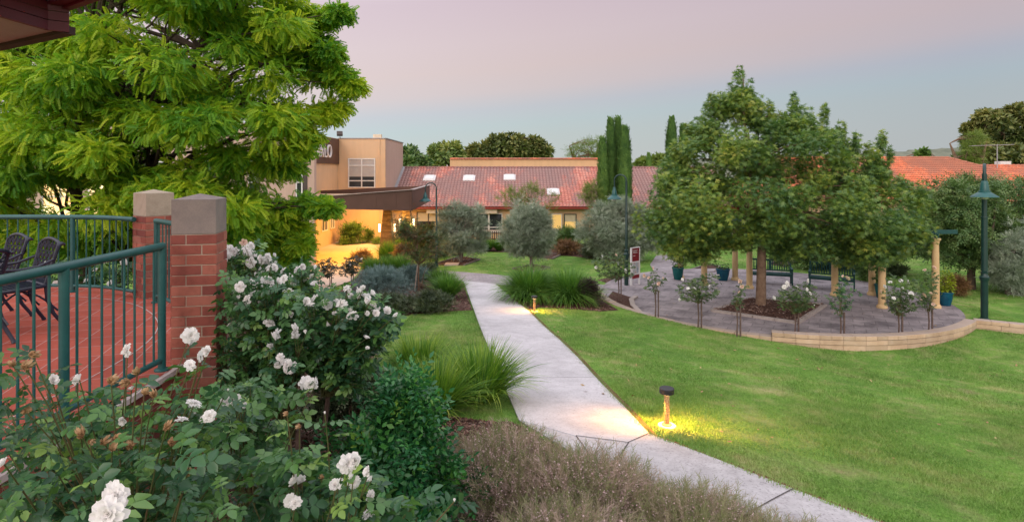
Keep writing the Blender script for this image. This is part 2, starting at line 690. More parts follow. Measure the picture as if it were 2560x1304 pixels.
m_court = pavers('court_pavers', ((.28, .255, .265), (.37, .335, .345)), .6, .4, 28, (.16, .145, .15), .010, .5, .9)
m_gravel = pavers('path_pavers', ((.31, .29, .30), (.40, .37, .39)), .22, .11, 40, (.2, .18, .18), .006, .5, .5)
m_terrace = pavers('terrace_tiles', ((.42, .080, .050), (.50, .108, .068)), .335, .335, -16, (.56, .33, .30), .005, 0, .35)

xs = np.concatenate([[-900, -400, -200, -110, -70], np.arange(-44, -12, 1.0), np.arange(-12, 20, .22), np.arange(20, 46, 1.0), [70, 110, 200, 400, 900]])
ys = np.concatenate([[-300, -80, -30, -14], np.arange(-8, 3, 1.0), np.arange(3, 32, .22), np.arange(32, 62, 1.0), [90, 150, 250, 400, 700, 1500]])
gx, gy = np.meshgrid(xs, ys)
g = G(gx, gy)
dd = np.hypot(gx - DC[0], gy - DC[1])
g = np.where(dd < DR - .12, np.minimum(g, -.12), g)
g = g + .010 * np.sin(gx * 2.1 + 1.3 * np.sin(gy)) * (np.abs(gx) < 40)
nx, ny = len(xs), len(ys)
idx = np.arange(nx * ny).reshape(ny, nx)
q = np.stack([idx[:-1, :-1], idx[:-1, 1:], idx[1:, 1:], idx[1:, :-1]], -1).reshape(-1, 4)
o = mesh_np('lawn', np.stack([gx, gy, g], -1).reshape(-1, 3), q, m_lawn, smooth=True)
o['kind'] = 'structure'


def px_poly(l):
    return [tuple(at(x, y)[:2]) for x, y in l]


PATH_L = px_poly([(1158, 703), (1186, 779), (1213, 850), (1255, 955), (1298, 1055)]) + [(.85, 6.0), (1.9, 4.7), (2.8, 3.4)]
PATH_R = [(3.96, 4.05), (3.16, 5.15)] + px_poly([(1975, 1225), (1760, 1140), (1622, 1088), (1560, 1020), (1470, 925), (1395, 848), (1322, 779), (1240, 712)])
PATH = PATH_L + PATH_R
SPLIT = 5            # the older slabs nearest the camera are darker
CR = px_poly([(1440, 1096), (1570, 1113)])
near = PATH_R[:5] + CR[::-1] + PATH_L[4:]
far_ = PATH_L[:5] + CR + PATH_R[4:]
sheet('path', far_, .034, m_path_new, .3, skirt=.12)
sheet('path_near', near, .030, m_path, .25, skirt=.12).name = 'path'
# joints cut across the path
m_joint = rough_mat('path_joint', [(.05, .045, .045), (.10, .09, .09)], 20, .95, .2)
for (a, b_) in (((1290, 950), (1495, 948)), ((1440, 1095), (1570, 1112)), ((1570, 1112), (1622, 1089)), ((1572, 1112), (1535, 1168)), ((1870, 1292), (1985, 1228)), ((1200, 818), (1365, 818)), ((1500, 1180), (1440, 1095))):
    p, q_ = at(*a), at(*b_)
    w = .012 if a[1] > 1000 else .007
    k = 12
    L = [p.lerp(q_, i / k) for i in range(k + 1)]
    s = (q_ - p).cross(Vector((0, 0, 1))).normalized() * w / 2
    mb = MB()
    V = []
    for v in L:
        z = gz(v.x, v.y) + (.0385 if a[1] < 1060 else .0365)
        V += [(v.x - s.x, v.y - s.y, z), (v.x + s.x, v.y + s.y, z)]
    mb.add(V, [(2 * i, 2 * i + 1, 2 * i + 3, 2 * i + 2) for i in range(k)])
    o = mb.build('path_joint', m_joint)
    o['kind'] = 'structure'
# soil edge between path and lawn
edge = PATH_R[:]
offs = []
for i, p in enumerate(edge):
    a, b_ = Vector(edge[max(i - 1, 0)]), Vector(edge[min(i + 1, len(edge) - 1)])
    t = (b_ - a).normalized()
    offs.append((p[0] + t.y * .10, p[1] - t.x * .10))
SOIL = edge + offs[::-1]
sheet('path_edge_soil', SOIL, .014, m_soil, .1)

PAVED = px_poly([(1000, 672), (1110, 677), (1200, 684), (1310, 694), (1440, 706), (1520, 714), (1600, 722), (1575, 748), (1490, 731), (1400, 724), (1262, 714), (1158, 704), (1100, 697), (1000, 694)])
sheet('paved_path', PAVED, .022, m_gravel, .35)
BACKPATH = px_poly([(1560, 742), (1606, 718), (1640, 690), (1625, 662), (1640, 640), (1700, 632), (1720, 645), (1680, 668), (1712, 690), (1700, 730)])
sheet('concrete_path', BACKPATH, .026, m_gravel, .35)
DRIVE = px_poly([(560, 735), (690, 722), (768, 690), (752, 672), (784, 640), (786, 615), (800, 600), (965, 600), (1030, 618), (1000, 640), (920, 652), (905, 664), (880, 702), (810, 728), (690, 748), (560, 752)])
sheet('forecourt_drive', DRIVE, .03, m_drive, .5)
BED_A = px_poly([(1156, 706), (1182, 776), (1100, 780), (965, 792), (880, 800), (800, 760), (880, 708), (910, 665), (1000, 650), (1075, 668), (1000, 694), (1100, 699)])
BED_B = px_poly([(1264, 716), (1326, 776), (1348, 769), (1420, 772), (1500, 779), (1548, 776), (1500, 748), (1478, 731), (1400, 724)])
BED_C = [(-2.5, -1), (-2.5, 5.4), (-4.0, 8.4), (-9, 10.5), (-20, 12), (-20, 24)] + px_poly([(560, 760), (700, 752), (850, 790), (940, 830), (950, 930), (1090, 1040), (1290, 1062)]) + [(.8, 6.05), (1.85, 4.75), (2.7, 3.5), (2.7, -1)]
sheet('mulch_bed_left', BED_A, .012, m_mulch, .4).name = 'mulch_bed'
sheet('mulch_bed', BED_B, .012, m_mulch, .3)
sheet('mulch_bed', BED_C, .012, m_mulch, .4)
SQ = []
for l in ([(1082, 662), (1150, 643), (1200, 650), (1160, 664)], [(1282, 673), (1330, 663), (1374, 670), (1322, 684)], [(1345, 643), (1372, 634), (1402, 638), (1380, 648)],
          [(1492, 700), (1540, 690), (1600, 697), (1590, 711), (1530, 712)], [(1728, 676), (1770, 662), (1800, 668), (1786, 682), (1750, 684)], [(1920, 660), (1960, 652), (1988, 658), (1960, 668)]):
    SQ.append(px_poly(l))
    sheet('tree_mulch', SQ[-1], .015, m_mulch, .3)
REAR = px_poly([(1000, 618), (1250, 630), (1420, 640), (1540, 652), (1600, 640), (1560, 612), (1300, 606), (1000, 604)])
sheet('mulch_bed', REAR, .014, m_mulch, .6)

# the round court
circ = [(DC[0] + (DR - .2) * math.cos(a), DC[1] + (DR - .2) * math.sin(a)) for a in np.linspace(0, 2 * PI, 73)[:-1]]
sheet('paved_court', circ, 0.0, m_court, .6, zf=lambda x, y: 0 * x)
m_kerb = concrete('kerb_concrete', (.42, .37, .34), .5)
dia = [tuple(flat(x, y, .03)[:2]) for x, y in [(1782, 776), (1993, 806), (2062, 762), (1880, 746)]]
sheet('tree_mulch', dia, .045, m_mulch, .25, zf=lambda x, y: .05 * np.cos(np.clip(np.hypot(x - 8.46, y - 20.6), 0, 1.4)))
mb = MB()
for i in range(4):
    a, b_ = Vector((*dia[i], .03)), Vector((*dia[(i + 1) % 4], .03))
    k = 4
    for j in range(k):
        p, q_ = a.lerp(b_, j / k + .004), a.lerp(b_, (j + 1) / k - .004)
        mb.bar(p, q_, .16, .08, rng.random())
tag(mb.build('bed_kerb', m_kerb), 'low concrete kerb framing the diamond mulch bed under the plane tree', 'kerb')

m_block = rough_mat('wall_block', [(.50, .36, .24), (.60, .45, .31), (.66, .52, .38)], 3, .9, .4, 70)
nt = m_block.node_tree
bs_ = nt.nodes['Principled BSDF']
src = bs_.inputs['Base Color'].links[0].from_socket
cc = mixc(nt, 1, src, ramp(nt, attr(nt), [(0, (.80, .80, .80)), (1, (1.08, 1.06, 1.05))]), 'MULTIPLY')
nrm = nd(nt, 'ShaderNodeSeparateXYZ')
nt.links.new(nd(nt, 'ShaderNodeNewGeometry').outputs['Normal'], nrm.inputs[0])
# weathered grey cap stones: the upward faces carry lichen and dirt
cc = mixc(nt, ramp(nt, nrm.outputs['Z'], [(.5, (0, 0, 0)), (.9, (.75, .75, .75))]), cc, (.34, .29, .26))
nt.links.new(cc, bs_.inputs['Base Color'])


def arc_blocks(mb, a0, a1, r, z0, z1, L, w, phase=0.0):
    n = max(1, int(round(abs(a1 - a0) * r / L)))
    for i in range(n):
        t0 = a0 + (a1 - a0) * (i + phase) / n
        t1 = a0 + (a1 - a0) * min(1, (i + 1 + phase) / n) - .006 / r * (1 if a1 > a0 else -1)
        v = []
        for z in (z0, z1 - .003 - .004 * rng.random()):
            for rr, t in ((r - w / 2, t0), (r + w / 2, t0), (r + w / 2, t1), (r - w / 2, t1)):
                v.append((DC[0] + rr * math.cos(t), DC[1] + rr * math.sin(t), z))
        mb.add(v, [(0, 1, 2, 3), (7, 6, 5, 4), (0, 4, 5, 1), (1, 5, 6, 2), (2, 6, 7, 3), (3, 7, 4, 0)], rng.random())


mb = MB()
A1, A2, A3 = R(170), R(249), R(314)
n = 9
for i in range(n):
    a0, a1 = A1 + (A2 - A1) * i / n, A1 + (A2 - A1) * (i + 1) / n
    top = .12 - .09 * (i / n)
    arc_blocks(mb, a0, a1 - .001, DR, -.30, top, .30, .28)
arc_blocks(mb, A2, A3, DR, -.40, -.085, .60, .26)
arc_blocks(mb, A2, A3, DR, -.08, .05, .60, .30)
arc_blocks(mb, A2, A3, DR, .055, .17, .29, .31)
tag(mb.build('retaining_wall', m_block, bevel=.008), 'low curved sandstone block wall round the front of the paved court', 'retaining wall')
mb = MB()
a = Vector((DC[0] + DR * math.cos(A3), DC[1] + DR * math.sin(A3), 0)) + Vector((.12, .03, 0))
b_ = Vector((21.0, 14.0, 0))
for z0, z1, L, w in ((-.55, -.07, .6, .26), (-.065, .06, .6, .28), (.065, .165, .4, .30)):
    k = int((b_ - a).length / L)
    for j in range(k):
        p, q_ = a.lerp(b_, j / k), a.lerp(b_, (j + 1) / k - .0008)
        mb.bar(p + Vector((0, 0, (z0 + z1) / 2)), q_ + Vector((0, 0, (z0 + z1) / 2)), w, z1 - z0, rng.random())
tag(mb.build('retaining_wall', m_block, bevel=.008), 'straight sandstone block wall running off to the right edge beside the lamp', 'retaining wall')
# small mulch pocket inside the left end of the wall
pk = [tuple(flat(x, y, .02)[:2]) for x, y in [(1532, 728), (1580, 744), (1575, 756), (1592, 776), (1545, 760), (1520, 742)]]
sheet('mulch_bed', pk, .02, m_mulch, .2, zf=lambda x, y: 0 * x + .01)
mb = MB()
kp = [Vector((*flat(x, y, .02)[:2], .03)) for x, y in [(1590, 742), (1578, 750), (1582, 764), (1600, 782), (1618, 790)]]
for p, q_ in zip(kp, kp[1:]):
    mb.bar(p, q_, .16, .09, rng.random())
tag(mb.build('bed_kerb', m_kerb), 'short curved kerb round the small mulch pocket at the wall end', 'kerb')

# ------------------------------------------------------------------ lawn blades
EXCL = [PATH, SOIL, PAVED, BACKPATH, DRIVE, BED_A, BED_B, BED_C, REAR] + SQ


def blades(n, x0, x1, y0, y1, h, w):
    x, y = rng.uniform(x0, x1, n), rng.uniform(y0, y1, n)
    px = CX + x / y * F
    z = G(x, y)
    py = CY + (CAMZ - z) / y * F
    ok = (px > -60) & (px < 2620) & (py < 1340) & (np.hypot(x - DC[0], y - DC[1]) > DR + .13) & (np.hypot(x - 1.99, y - 7.7) > .14)
    for p in EXCL:
        ok &= ~inpoly(x, y, p)
    x, y, z = x[ok], y[ok], z[ok]
    n = len(x)
    a = rng.random(n) * 2 * PI
    hh = h * (.5 + .8 * rng.random(n))
    base = np.stack([x, y, z - .004], -1)
    s = np.stack([np.cos(a), np.sin(a), 0 * a], -1) * (w / 2)
    lean = np.stack([rng.normal(size=n) * .5, rng.normal(size=n) * .5, np.ones(n)], -1) * hh[:, None]
    V = np.stack([base - s, base + s, base + lean], 1).reshape(-1, 3)
    return V, np.repeat(rng.random(n), 3)


BL = [blades(600000, -.6, 14, 3.0, 10.5, .036, .007), blades(330000, -3, 16, 10.5, 21, .040, .012), blades(90000, -8, 26, 21, 36, .04, .022)]
# ragged turf along the path edges
def edge_blades(line, n, side):
    L = np.array(line)
    seg = rng.integers(0, len(L) - 1, n)
    w_ = np.hypot(*(L[1:] - L[:-1]).T)
    seg = rng.choice(len(w_), n, p=w_ / w_.sum())
    t = rng.random(n)[:, None]
    p = L[seg] * (1 - t) + L[seg + 1] * t
    d = unit(L[seg + 1] - L[seg])
    nr = np.stack([d[:, 1], -d[:, 0]], -1) * side
    clump = .5 + .5 * np.sin(p[:, 1] * 5.3 + 2 * np.sin(p[:, 1] * 1.7))
    p = p + nr * (rng.normal(size=n) * .03 + .045 - .05 * clump)[:, None]
    z = G(p[:, 0], p[:, 1])
    base = np.column_stack([p, z])
    s = np.column_stack([d, 0 * z]) * .005
    lean = (np.column_stack([-nr, 0 * z]) * rng.uniform(-.4, 1.0, n)[:, None] + np.array([0, 0, 1.0]) + rng.normal(size=(n, 3)) * .3) * (.06 * (.5 + .8 * rng.random(n)))[:, None]
    return np.stack([base - s, base + s, base + lean], 1).reshape(-1, 3), np.repeat(rng.random(n), 3)


BL += [edge_blades(PATH_R[1:], 9000, -1), edge_blades(PATH_L[:6], 9000, -1)]
V = np.concatenate([q[0] for q in BL])
o = mesh_np('grass', V, np.arange(len(V)).reshape(-1, 3), m_blade, rnd=np.concatenate([q[1] for q in BL]))
tag(o, 'short mown green grass of the lawns', 'grass', kind='stuff')

# mulch chips over the beds in view
def chips(n, polys, size, xr, yr):
    x, y = rng.uniform(*xr, n), rng.uniform(*yr, n)
    ok = np.zeros(n, bool)
    for p in polys:
        ok |= inpoly(x, y, p)
    x, y = x[ok], y[ok]
    n = len(x)
    pos = np.stack([x, y, G(x, y) + .02], -1)
    t = (np.array([(-.5, -.16, 0), (.5, -.12, .02), (.45, .15, 0), (-.5, .16, .03)]), np.array([(0, 1, 2, 3)]))
    return scatter(t, pos, rdir(n) * np.array([1, 1, .25]), rdir(n) + np.array([0, 0, 1.5]), size * (.5 + rng.random(n)))


m_chip, nt, b = mat('bark_chip')
nt.links.new(ramp(nt, attr(nt), [(0, (.04, .02, .015)), (.5, (.13, .065, .045)), (.85, (.22, .14, .11)), (1, (.36, .28, .24))]), b.inputs['Base Color'])
b.inputs['Roughness'].default_value = .9
V1 = chips(60000, [BED_C], .05, (-3, 3), (2.5, 10))
V2 = chips(70000, [BED_A, BED_B] + SQ, .06, (-12, 6), (15, 36))
x, y = rng.uniform(6, 11, 5000), rng.uniform(18, 23, 5000)
ok = inpoly(x, y, dia)
pos = np.stack([x[ok], y[ok], 0 * x[ok] + .1], -1)
t = (np.array([(-.5, -.16, 0), (.5, -.12, .02), (.45, .15, 0), (-.5, .16, .03)]), np.array([(0, 1, 2, 3)]))
V3 = scatter(t, pos, rdir(len(pos)) * np.array([1, 1, .25]), rdir(len(pos)) + np.array([0, 0, 1.5]), .07)
off = 0
VV, FF, RR = [], [], []
for v, f, r in (V1, V2, V3):
    VV.append(v)
    FF.append(f + off)
    RR.append(r)
    off += len(v)
o = mesh_np('bark_mulch', np.concatenate(VV), np.concatenate(FF), m_chip, rnd=np.concatenate(RR))
tag(o, 'dark bark chips spread over the garden beds', 'mulch', kind='stuff')

# a few fallen leaves on the lawn, the court and the path
n = 260
x, y = rng.uniform(1, 15, n), rng.uniform(6, 24, n)
inside = np.hypot(x - DC[0], y - DC[1]) < DR - .3
pos = np.stack([x, y, np.where(inside, .012, G(x, y) + .045)], -1)
v, f, r = scatter((np.array([(-.5, 0, 0), (0, -.25, .03), (.5, 0, .05), (0, .25, 0)]), np.array([(0, 1, 2, 3)])), pos, rdir(n) * np.array([1, 1, .2]), rdir(n) * .3 + np.array([0, 0, 1]), .07 * (.5 + rng.random(n)))
m_fall, nt, b = mat('fallen_leaf')
nt.links.new(ramp(nt, attr(nt), [(0, (.12, .06, .03)), (.6, (.28, .16, .07)), (1, (.42, .32, .14))]), b.inputs['Base Color'])
tag(mesh_np('fallen_leaves', v, f, m_fall, rnd=r), 'small brown fallen leaves dotted over the lawn and court', 'leaves', kind='stuff')

# far hills
m_hill = rough_mat('hill_bush', [(.10, .12, .085), (.15, .17, .12), (.20, .21, .16)], .05, .95, .0, .4)
for (x0, x1, y, h, seed) in ((60, 560, 420, 17, 1), (-300, 500, 640, 9, 2)):
    k = 160
    X = np.linspace(x0, x1, k)
    prof = h * (.55 + .35 * np.sin((X - x0) / (x1 - x0) * PI * .9 + (0 if seed == 1 else .4)) + .10 * np.sin(X * .06 + seed)) + rng.random(k) * 1.3 + CAMZ - 1
    if seed == 1:
        prof = np.interp(X, [60, 120, 310, 380, 450, 560], [9, 13, 20, 24, 28, 32]) + rng.random(k) * 1.8
    rows = []
    for j, t in enumerate(np.linspace(0, 1, 6)):
        rows.append(np.stack([X, np.full(k, y + t * 90), prof * math.sin(t * PI / 2) + (rng.random(k) - .5) * 1.5], -1))
    V = np.stack(rows).reshape(-1, 3)
    ii = np.arange(6 * k).reshape(6, k)
    q = np.stack([ii[:-1, :-1], ii[:-1, 1:], ii[1:, 1:], ii[1:, :-1]], -1).reshape(-1, 4)
    o = mesh_np('hill', V, q, m_hill)
    o['kind'] = 'structure'
# ------------------------------------------------------------------ buildings
def render_wall(name, base, var=.06):
    m, nt, b = mat(name)
    geo = nd(nt, 'ShaderNodeNewGeometry').outputs['Position']
    c = ramp(nt, noise(nt, .5, 5, .6, geo), [(.3, tuple(v * (1 - var) for v in base)), (.7, tuple(v * (1 + var) for v in base))])
    mp = nd(nt, 'ShaderNodeMapping')
    mp.inputs['Scale'].default_value = (3, 3, .15)
    nt.links.new(geo, mp.inputs[0])
    c = mixc(nt, .25, c, ramp(nt, noise(nt, 1, 4, .6, mp.outputs[0]), [(.35, (.75, .74, .72)), (.6, (1, 1, 1))]), 'MULTIPLY')
    nt.links.new(c, b.inputs['Base Color'])
    b.inputs['Roughness'].default_value = .9
    bump(nt, b, noise(nt, 60, 3, .6, geo), .15, .01)
    return m


m_cream = render_wall('cream_render', (.60, .42, .26))
m_pink = render_wall('taupe_render', (.46, .34, .28))
m_cream2 = render_wall('parapet_render', (.64, .44, .24))
m_brown = rough_mat('brown_fascia', [(.075, .036, .025), (.095, .047, .034)], 1.2, .5, .03, 40)
m_white = rough_mat('white_frame', [(.62, .62, .60), (.75, .75, .74)], 5, .5, .02)
m_glass = glass_mat('window_glass')
m_blind = rough_mat('blind', [(.38, .35, .33), (.46, .43, .40)], 2, .8, .02)
m_blindw = rough_mat('blind_cream', [(.55, .48, .33), (.62, .55, .40)], 2, .8, .02)
m_gutter = rough_mat('gutter_red', [(.22, .035, .025), (.28, .05, .035)], 3, .45, .03)
m_grey = rough_mat('flashing_grey', [(.30, .31, .33), (.42, .43, .45)], 4, .5, .03, metal=.4)
m_dkframe = rough_mat('dark_frame', [(.05, .04, .035), (.075, .06, .05)], 4, .5, .03)
m_green = rough_mat('teal_paint', [(.012, .085, .085), (.020, .115, .112)], 4, .38, .04, 30, spec=.5)
m_dgreen = rough_mat('dark_green_paint', [(.004, .030, .027), (.007, .042, .038)], 5, .4, .05, 40, spec=.5)
m_ac = rough_mat('ac_case', [(.62, .55, .42), (.70, .64, .52)], 3, .6, .02)


def tile_roof(name, cols, lichen, lc=(.16, .13, .12)):
    m, nt, b = mat(name)
    geo = nd(nt, 'ShaderNodeNewGeometry').outputs['Position']
    vor = nd(nt, 'ShaderNodeTexVoronoi', inp={'Scale': 3.2})
    nt.links.new(geo, vor.inputs['Vector'])
    sp = nd(nt, 'ShaderNodeSeparateColor')
    nt.links.new(vor.outputs['Color'], sp.inputs[0])
    c = ramp(nt, sp.outputs[0], [(0, cols[0]), (.5, cols[1]), (1, cols[2])])
    mp = nd(nt, 'ShaderNodeMapping')
    mp.inputs['Scale'].default_value = (1, .4, .4)
    nt.links.new(geo, mp.inputs[0])
    big = noise(nt, .42, 5, .62, mp.outputs[0])
    fine = noise(nt, 5.5, 5, .7, geo)
    f = math_(nt, 'ADD', math_(nt, 'MULTIPLY', big, 1.0), math_(nt, 'MULTIPLY', fine, .55))
    c = mixc(nt, ramp(nt, f, [(.72 - lichen * .1, (0, 0, 0)), (.80 - lichen * .1, (.75, .75, .75)), (.95, (.9, .9, .9))]), c, lc)
    c = mixc(nt, math_(nt, 'MULTIPLY', math_(nt, 'GREATER_THAN', noise(nt, 17, 2, .5, geo), .63), .5 * lichen), c, (.42, .36, .32))
    # the joints under each course
    c = mixc(nt, attr(nt), c, (.10, .035, .028))
    nt.links.new(c, b.inputs['Base Color'])
    b.inputs['Roughness'].default_value = .85
    return m


m_roof = tile_roof('old_red_tiles', ((.50, .17, .135), (.60, .24, .185), (.68, .33, .26)), .55, (.27, .20, .195))
m_roof2 = tile_roof('orange_tiles', ((.60, .16, .075), (.68, .20, .095), (.74, .25, .13)), .15, (.35, .16, .11))


def roof_mesh(e0, e1, r1, r0, tile=.26, course=.34, amp=.075):
    """corrugated tile slope: eave e0->e1, ridge r0->r1"""
    e0, e1, r1, r0 = (Vector(p) for p in (e0, e1, r1, r0))
    L = max((e1 - e0).length, (r1 - r0).length)
    H = ((e0 + e1) / 2 - (r0 + r1) / 2).length
    nu, nv = max(2, int(L / tile)) * 6, max(2, int(H / course))
    nrm = (e1 - e0).cross(r0 - e0)
    if nrm.length < 1e-6:
        nrm = (e1 - e0).cross(r1 - e0)
    nrm.normalize()
    if nrm.z < 0:
        nrm = -nrm
    u = np.linspace(0, 1, nu + 1)
    A, B = np.array(e0), np.array(e1)
    Cc, D = np.array(r1), np.array(r0)
    wave = np.abs(np.sin(u * nu / 6 * PI)) ** .6 * amp
    V, rn = [], []
    for j in range(nv):
        for k, (t, lift, rv) in enumerate(((j / nv, .035, .75), ((j + .12) / nv, .034, 0.0), ((j + 1) / nv, 0.0, 0.0))):
            row = (A[None] * (1 - u[:, None]) + B[None] * u[:, None]) * (1 - t) + (D[None] * (1 - u[:, None]) + Cc[None] * u[:, None]) * t
            V.append(row + np.array(nrm)[None] * (wave + lift)[:, None])
            rn.append(np.clip(rv + (wave < amp * .45) * .45, 0, .85))
    V = np.concatenate(V)
    ii = np.arange(len(V)).reshape(nv * 3, nu + 1)
    q = np.stack([ii[:-1, :-1], ii[:-1, 1:], ii[1:, 1:], ii[1:, :-1]], -1).reshape(-1, 4)
    return V, q, np.concatenate(rn)


def roof_obj(name, slopes, m, parent):
    VV, FF, RR, n = [], [], [], 0
    for s in slopes:
        v, f, r = roof_mesh(*s)
        VV.append(v)
        FF.append(f + n)
        RR.append(r)
        n += len(v)
    return mesh_np(name, np.concatenate(VV), np.concatenate(FF), m, parent, np.concatenate(RR))


def window(parent, a, b_, z0, z1, nrm, cols, rows, frame=m_white, fw=.06, blind=None, blind_h=.6, glass=None, depth=.06):
    """window between a and b (xy) set on a wall; frame proud of the wall, glass and blind behind it"""
    a, b_ = Vector((*a, 0)), Vector((*b_, 0))
    t = (b_ - a)
    L = t.length
    t.normalize()
    n = Vector((*nrm, 0))
    mb = MB()

    def pt(u, z, off):
        return a + t * u + Vector((0, 0, z)) + n * off
    us = [0, L] + [c * L for c in cols]
    zs = [z0, z1] + [z0 + r * (z1 - z0) for r in rows]
    for u in us:
        uu = min(max(u, fw / 2), L - fw / 2)
        mb.bar(pt(uu, z0, .045), pt(uu, z1, .045), fw, depth, up=n)
    for z in zs:
        zz = min(max(z, z0 + fw / 2), z1 - fw / 2)
        mb.bar(pt(fw, zz, .040), pt(L - fw, zz, .040), depth, fw)
    fr = mb.build('window', frame, parent)
    g_ = MB()
    g_.box((pt(L / 2, (z0 + z1) / 2, .012)), (L - fw, .006, z1 - z0 - fw), Matrix((t, n, Vector((0, 0, 1)))).transposed())
    g_.build('pane', glass or m_glass, fr)
    if blind:
        k = MB()
        h = (z1 - z0) * blind_h
        k.box(pt(L / 2, z1 - h / 2 - fw / 2, .020), (L - fw * 1.4, .006, h - fw), Matrix((t, n, Vector((0, 0, 1)))).transposed())
        k.build('blind', blind, fr)
    return fr


# --- two storey building
Zt, Zg, XA, XB = 7.1, -.75, -13.05, -9.5
BL2 = thing('two_storey_building', 'cream and taupe rendered two storey building with brown sign band and porch', 'building', (-13, 45, Zg))
O2 = (-13, 45, Zg)


def part2(name, mb, m, parent=None, smooth=False):
    return mb.build(name, m, parent or BL2, smooth, origin=O2)


class Off:
    """window() builds in world space; this shifts its parts under a parent at an origin"""
    pass


def reorigin(o, org):
    o.data.transform(Matrix.Translation(-Vector(org)))
    for c in o.children:
        reorigin(c, org)
    return o


mb = MB()
mb.box(((XA + XB) / 2 - 5, 48.6, (Zt + Zg) / 2), (XB - XA + 10, 7.2, Zt - Zg))
wall = part2('wall', mb, m_cream)
mb = MB()
mb.box((XB + .012, 48.6, (Zt + Zg) / 2), (.02, 7.1, Zt - Zg - .02))
part2('side_wall', mb, m_pink)
mb = MB()   # recessed entry wall below and beside the sign
mb.box((XA - 4, 38.95, (Zt + Zg) / 2), (8, 12.0, Zt - Zg - .01))
part2('entry_wall', mb, m_cream)
mb = MB()   # front wing wall
mb.box((-21.0, 32.65, (7.25 + Zg) / 2), (20.6, .34, 7.25 - Zg))
part2('front_wall', mb, m_pink)
mb = MB()
mb.box(((XA + XB) / 2, 44.98, Zt + .03), (XB - XA, .12, .06))
mb.box((XB + .03, 48.6, Zt + .033), (.10, 7.2, .06))
part2('parapet_cap', mb, m_grey)
mb = MB()
mb.box((-9.95, 44.96, 3.6), (.10, .05, 6.9))
part2('downpipe', mb, m_cream)
reorigin(window(BL2, (-12.28, 45), (-9.95 - .30, 45), 3.42, 5.62, (0, -1), [.5], [.24, .76], blind=m_blind, blind_h=.62, fw=.075), O2)
for x0, z0, z1 in ((-11.65, 3.1, 5.2), (-11.65, -.5, .9), (-14.2, 3.1, 5.2), (-16.6, 3.1, 5.2)):
    mb = MB()
    mb.box((x0 + .26, 32.46, (z0 + z1) / 2), (.62, .06, z1 - z0 + .5))
    part2('window_surround', mb, m_dkframe)
    w_ = window(BL2, (x0 - .02, 32.44), (x0 + .34, 32.44), z0, z1, (0, -1), [], [.45], fw=.06)
    reorigin(w_, O2)
# lit windows behind the tree
m_lit = emit_mat('lit_room', (1, .62, .20), 1.5, (.8, .6, .35))
nt = m_lit.node_tree
bb = nt.nodes['Principled BSDF']
nt.links.new(ramp(nt, noise(nt, .9, 2), [(.35, (.55, .22, .04)), (.5, (1, .60, .20)), (.65, (1, .80, .42))]), bb.inputs['Emission Color'])
for x0, x1 in ((-25.4, -23.4), (-22.9, -20.9), (-20.4, -18.6), (-31, -28.5)):
    reorigin(window(BL2, (x0, 32.47), (x1, 32.47), 2.2, 5.2, (0, -1), [.5], [.36], fw=.08, glass=m_lit if x0 < -22.5 else None, blind=None), O2)
# sign band with raised letters, facing the court
mb = MB()
mb.box((XA + .06, 39.0, 6.12), (.10, 11.9, 1.85))
sign = part2('sign_band', mb, m_brown)
cu = bpy.data.curves.new('lettering', 'FONT')
cu.body = 'ARLO'
cu.size = 1.32
cu.extrude = .05
cu.offset = .0
cu.space_character = 1.08
tmp = bpy.data.objects.new('lettering_src', cu)
C.objects.link(tmp)
bpy.context.view_layer.update()
me = bpy.data.meshes.new_from_object(tmp.evaluated_get(bpy.context.evaluated_depsgraph_get()))
bpy.data.objects.remove(tmp)
m_let = rough_mat('sign_letter', [(.70, .70, .72), (.80, .80, .82)], 3, .35, .01)
me.transform(Matrix.Translation(Vector((XA + .17, 39.3, 5.62)) - Vector(O2)) @ Matrix(((0, 0, 1, 0), (1, 0, 0, 0), (0, 1, 0, 0), (0, 0, 0, 1))))
me.materials.append(m_let)
lo = bpy.data.objects.new('lettering', me)
C.objects.link(lo)
lo.parent = sign
# floodlight and air conditioner on the parapet
mb = MB()
mb.tube([(XA + .2, 44.85, Zt), (XA + .2, 44.8, Zt + .22)], .025, 6)
mb.box((XA + .2, 44.75, Zt + .36), (.42, .18, .34), Euler((R(-35), 0, R(20))).to_matrix())
part2('floodlight', mb, m_dkframe)
mb = MB()
mb.box((-10.35, 46.2, Zt + .17), (.62, .4, .44))
for k in range(4):
    mb.box((-10.35, 45.99, Zt + .05 + k * .09), (.40, .02, .02))
part2('air_conditioner', mb, m_ac)
# doors and small window of the entry
mb = MB()
mb.box((XA + .03, 36.6, .75), (.05, 2.0, 2.7))
d = part2('door', mb, m_cream)
mb = MB()
for y in (35.6, 36.6, 37.6):
    mb.box((XA + .07, y, .75), (.04, .08, 2.7))
mb.box((XA + .07, 36.6, 2.05), (.038, 1.9, .08))
part2('door_frame', mb, m_white, d)
reorigin(window(BL2, (XA, 41.0), (XA, 42.3), .5, 2.2, (1, 0), [.5], [.6], fw=.07), O2)
reorigin(window(BL2, (XA, 43.0), (XA, 44.0), .5, 2.2, (1, 0), [.5], [.6], fw=.07), O2)
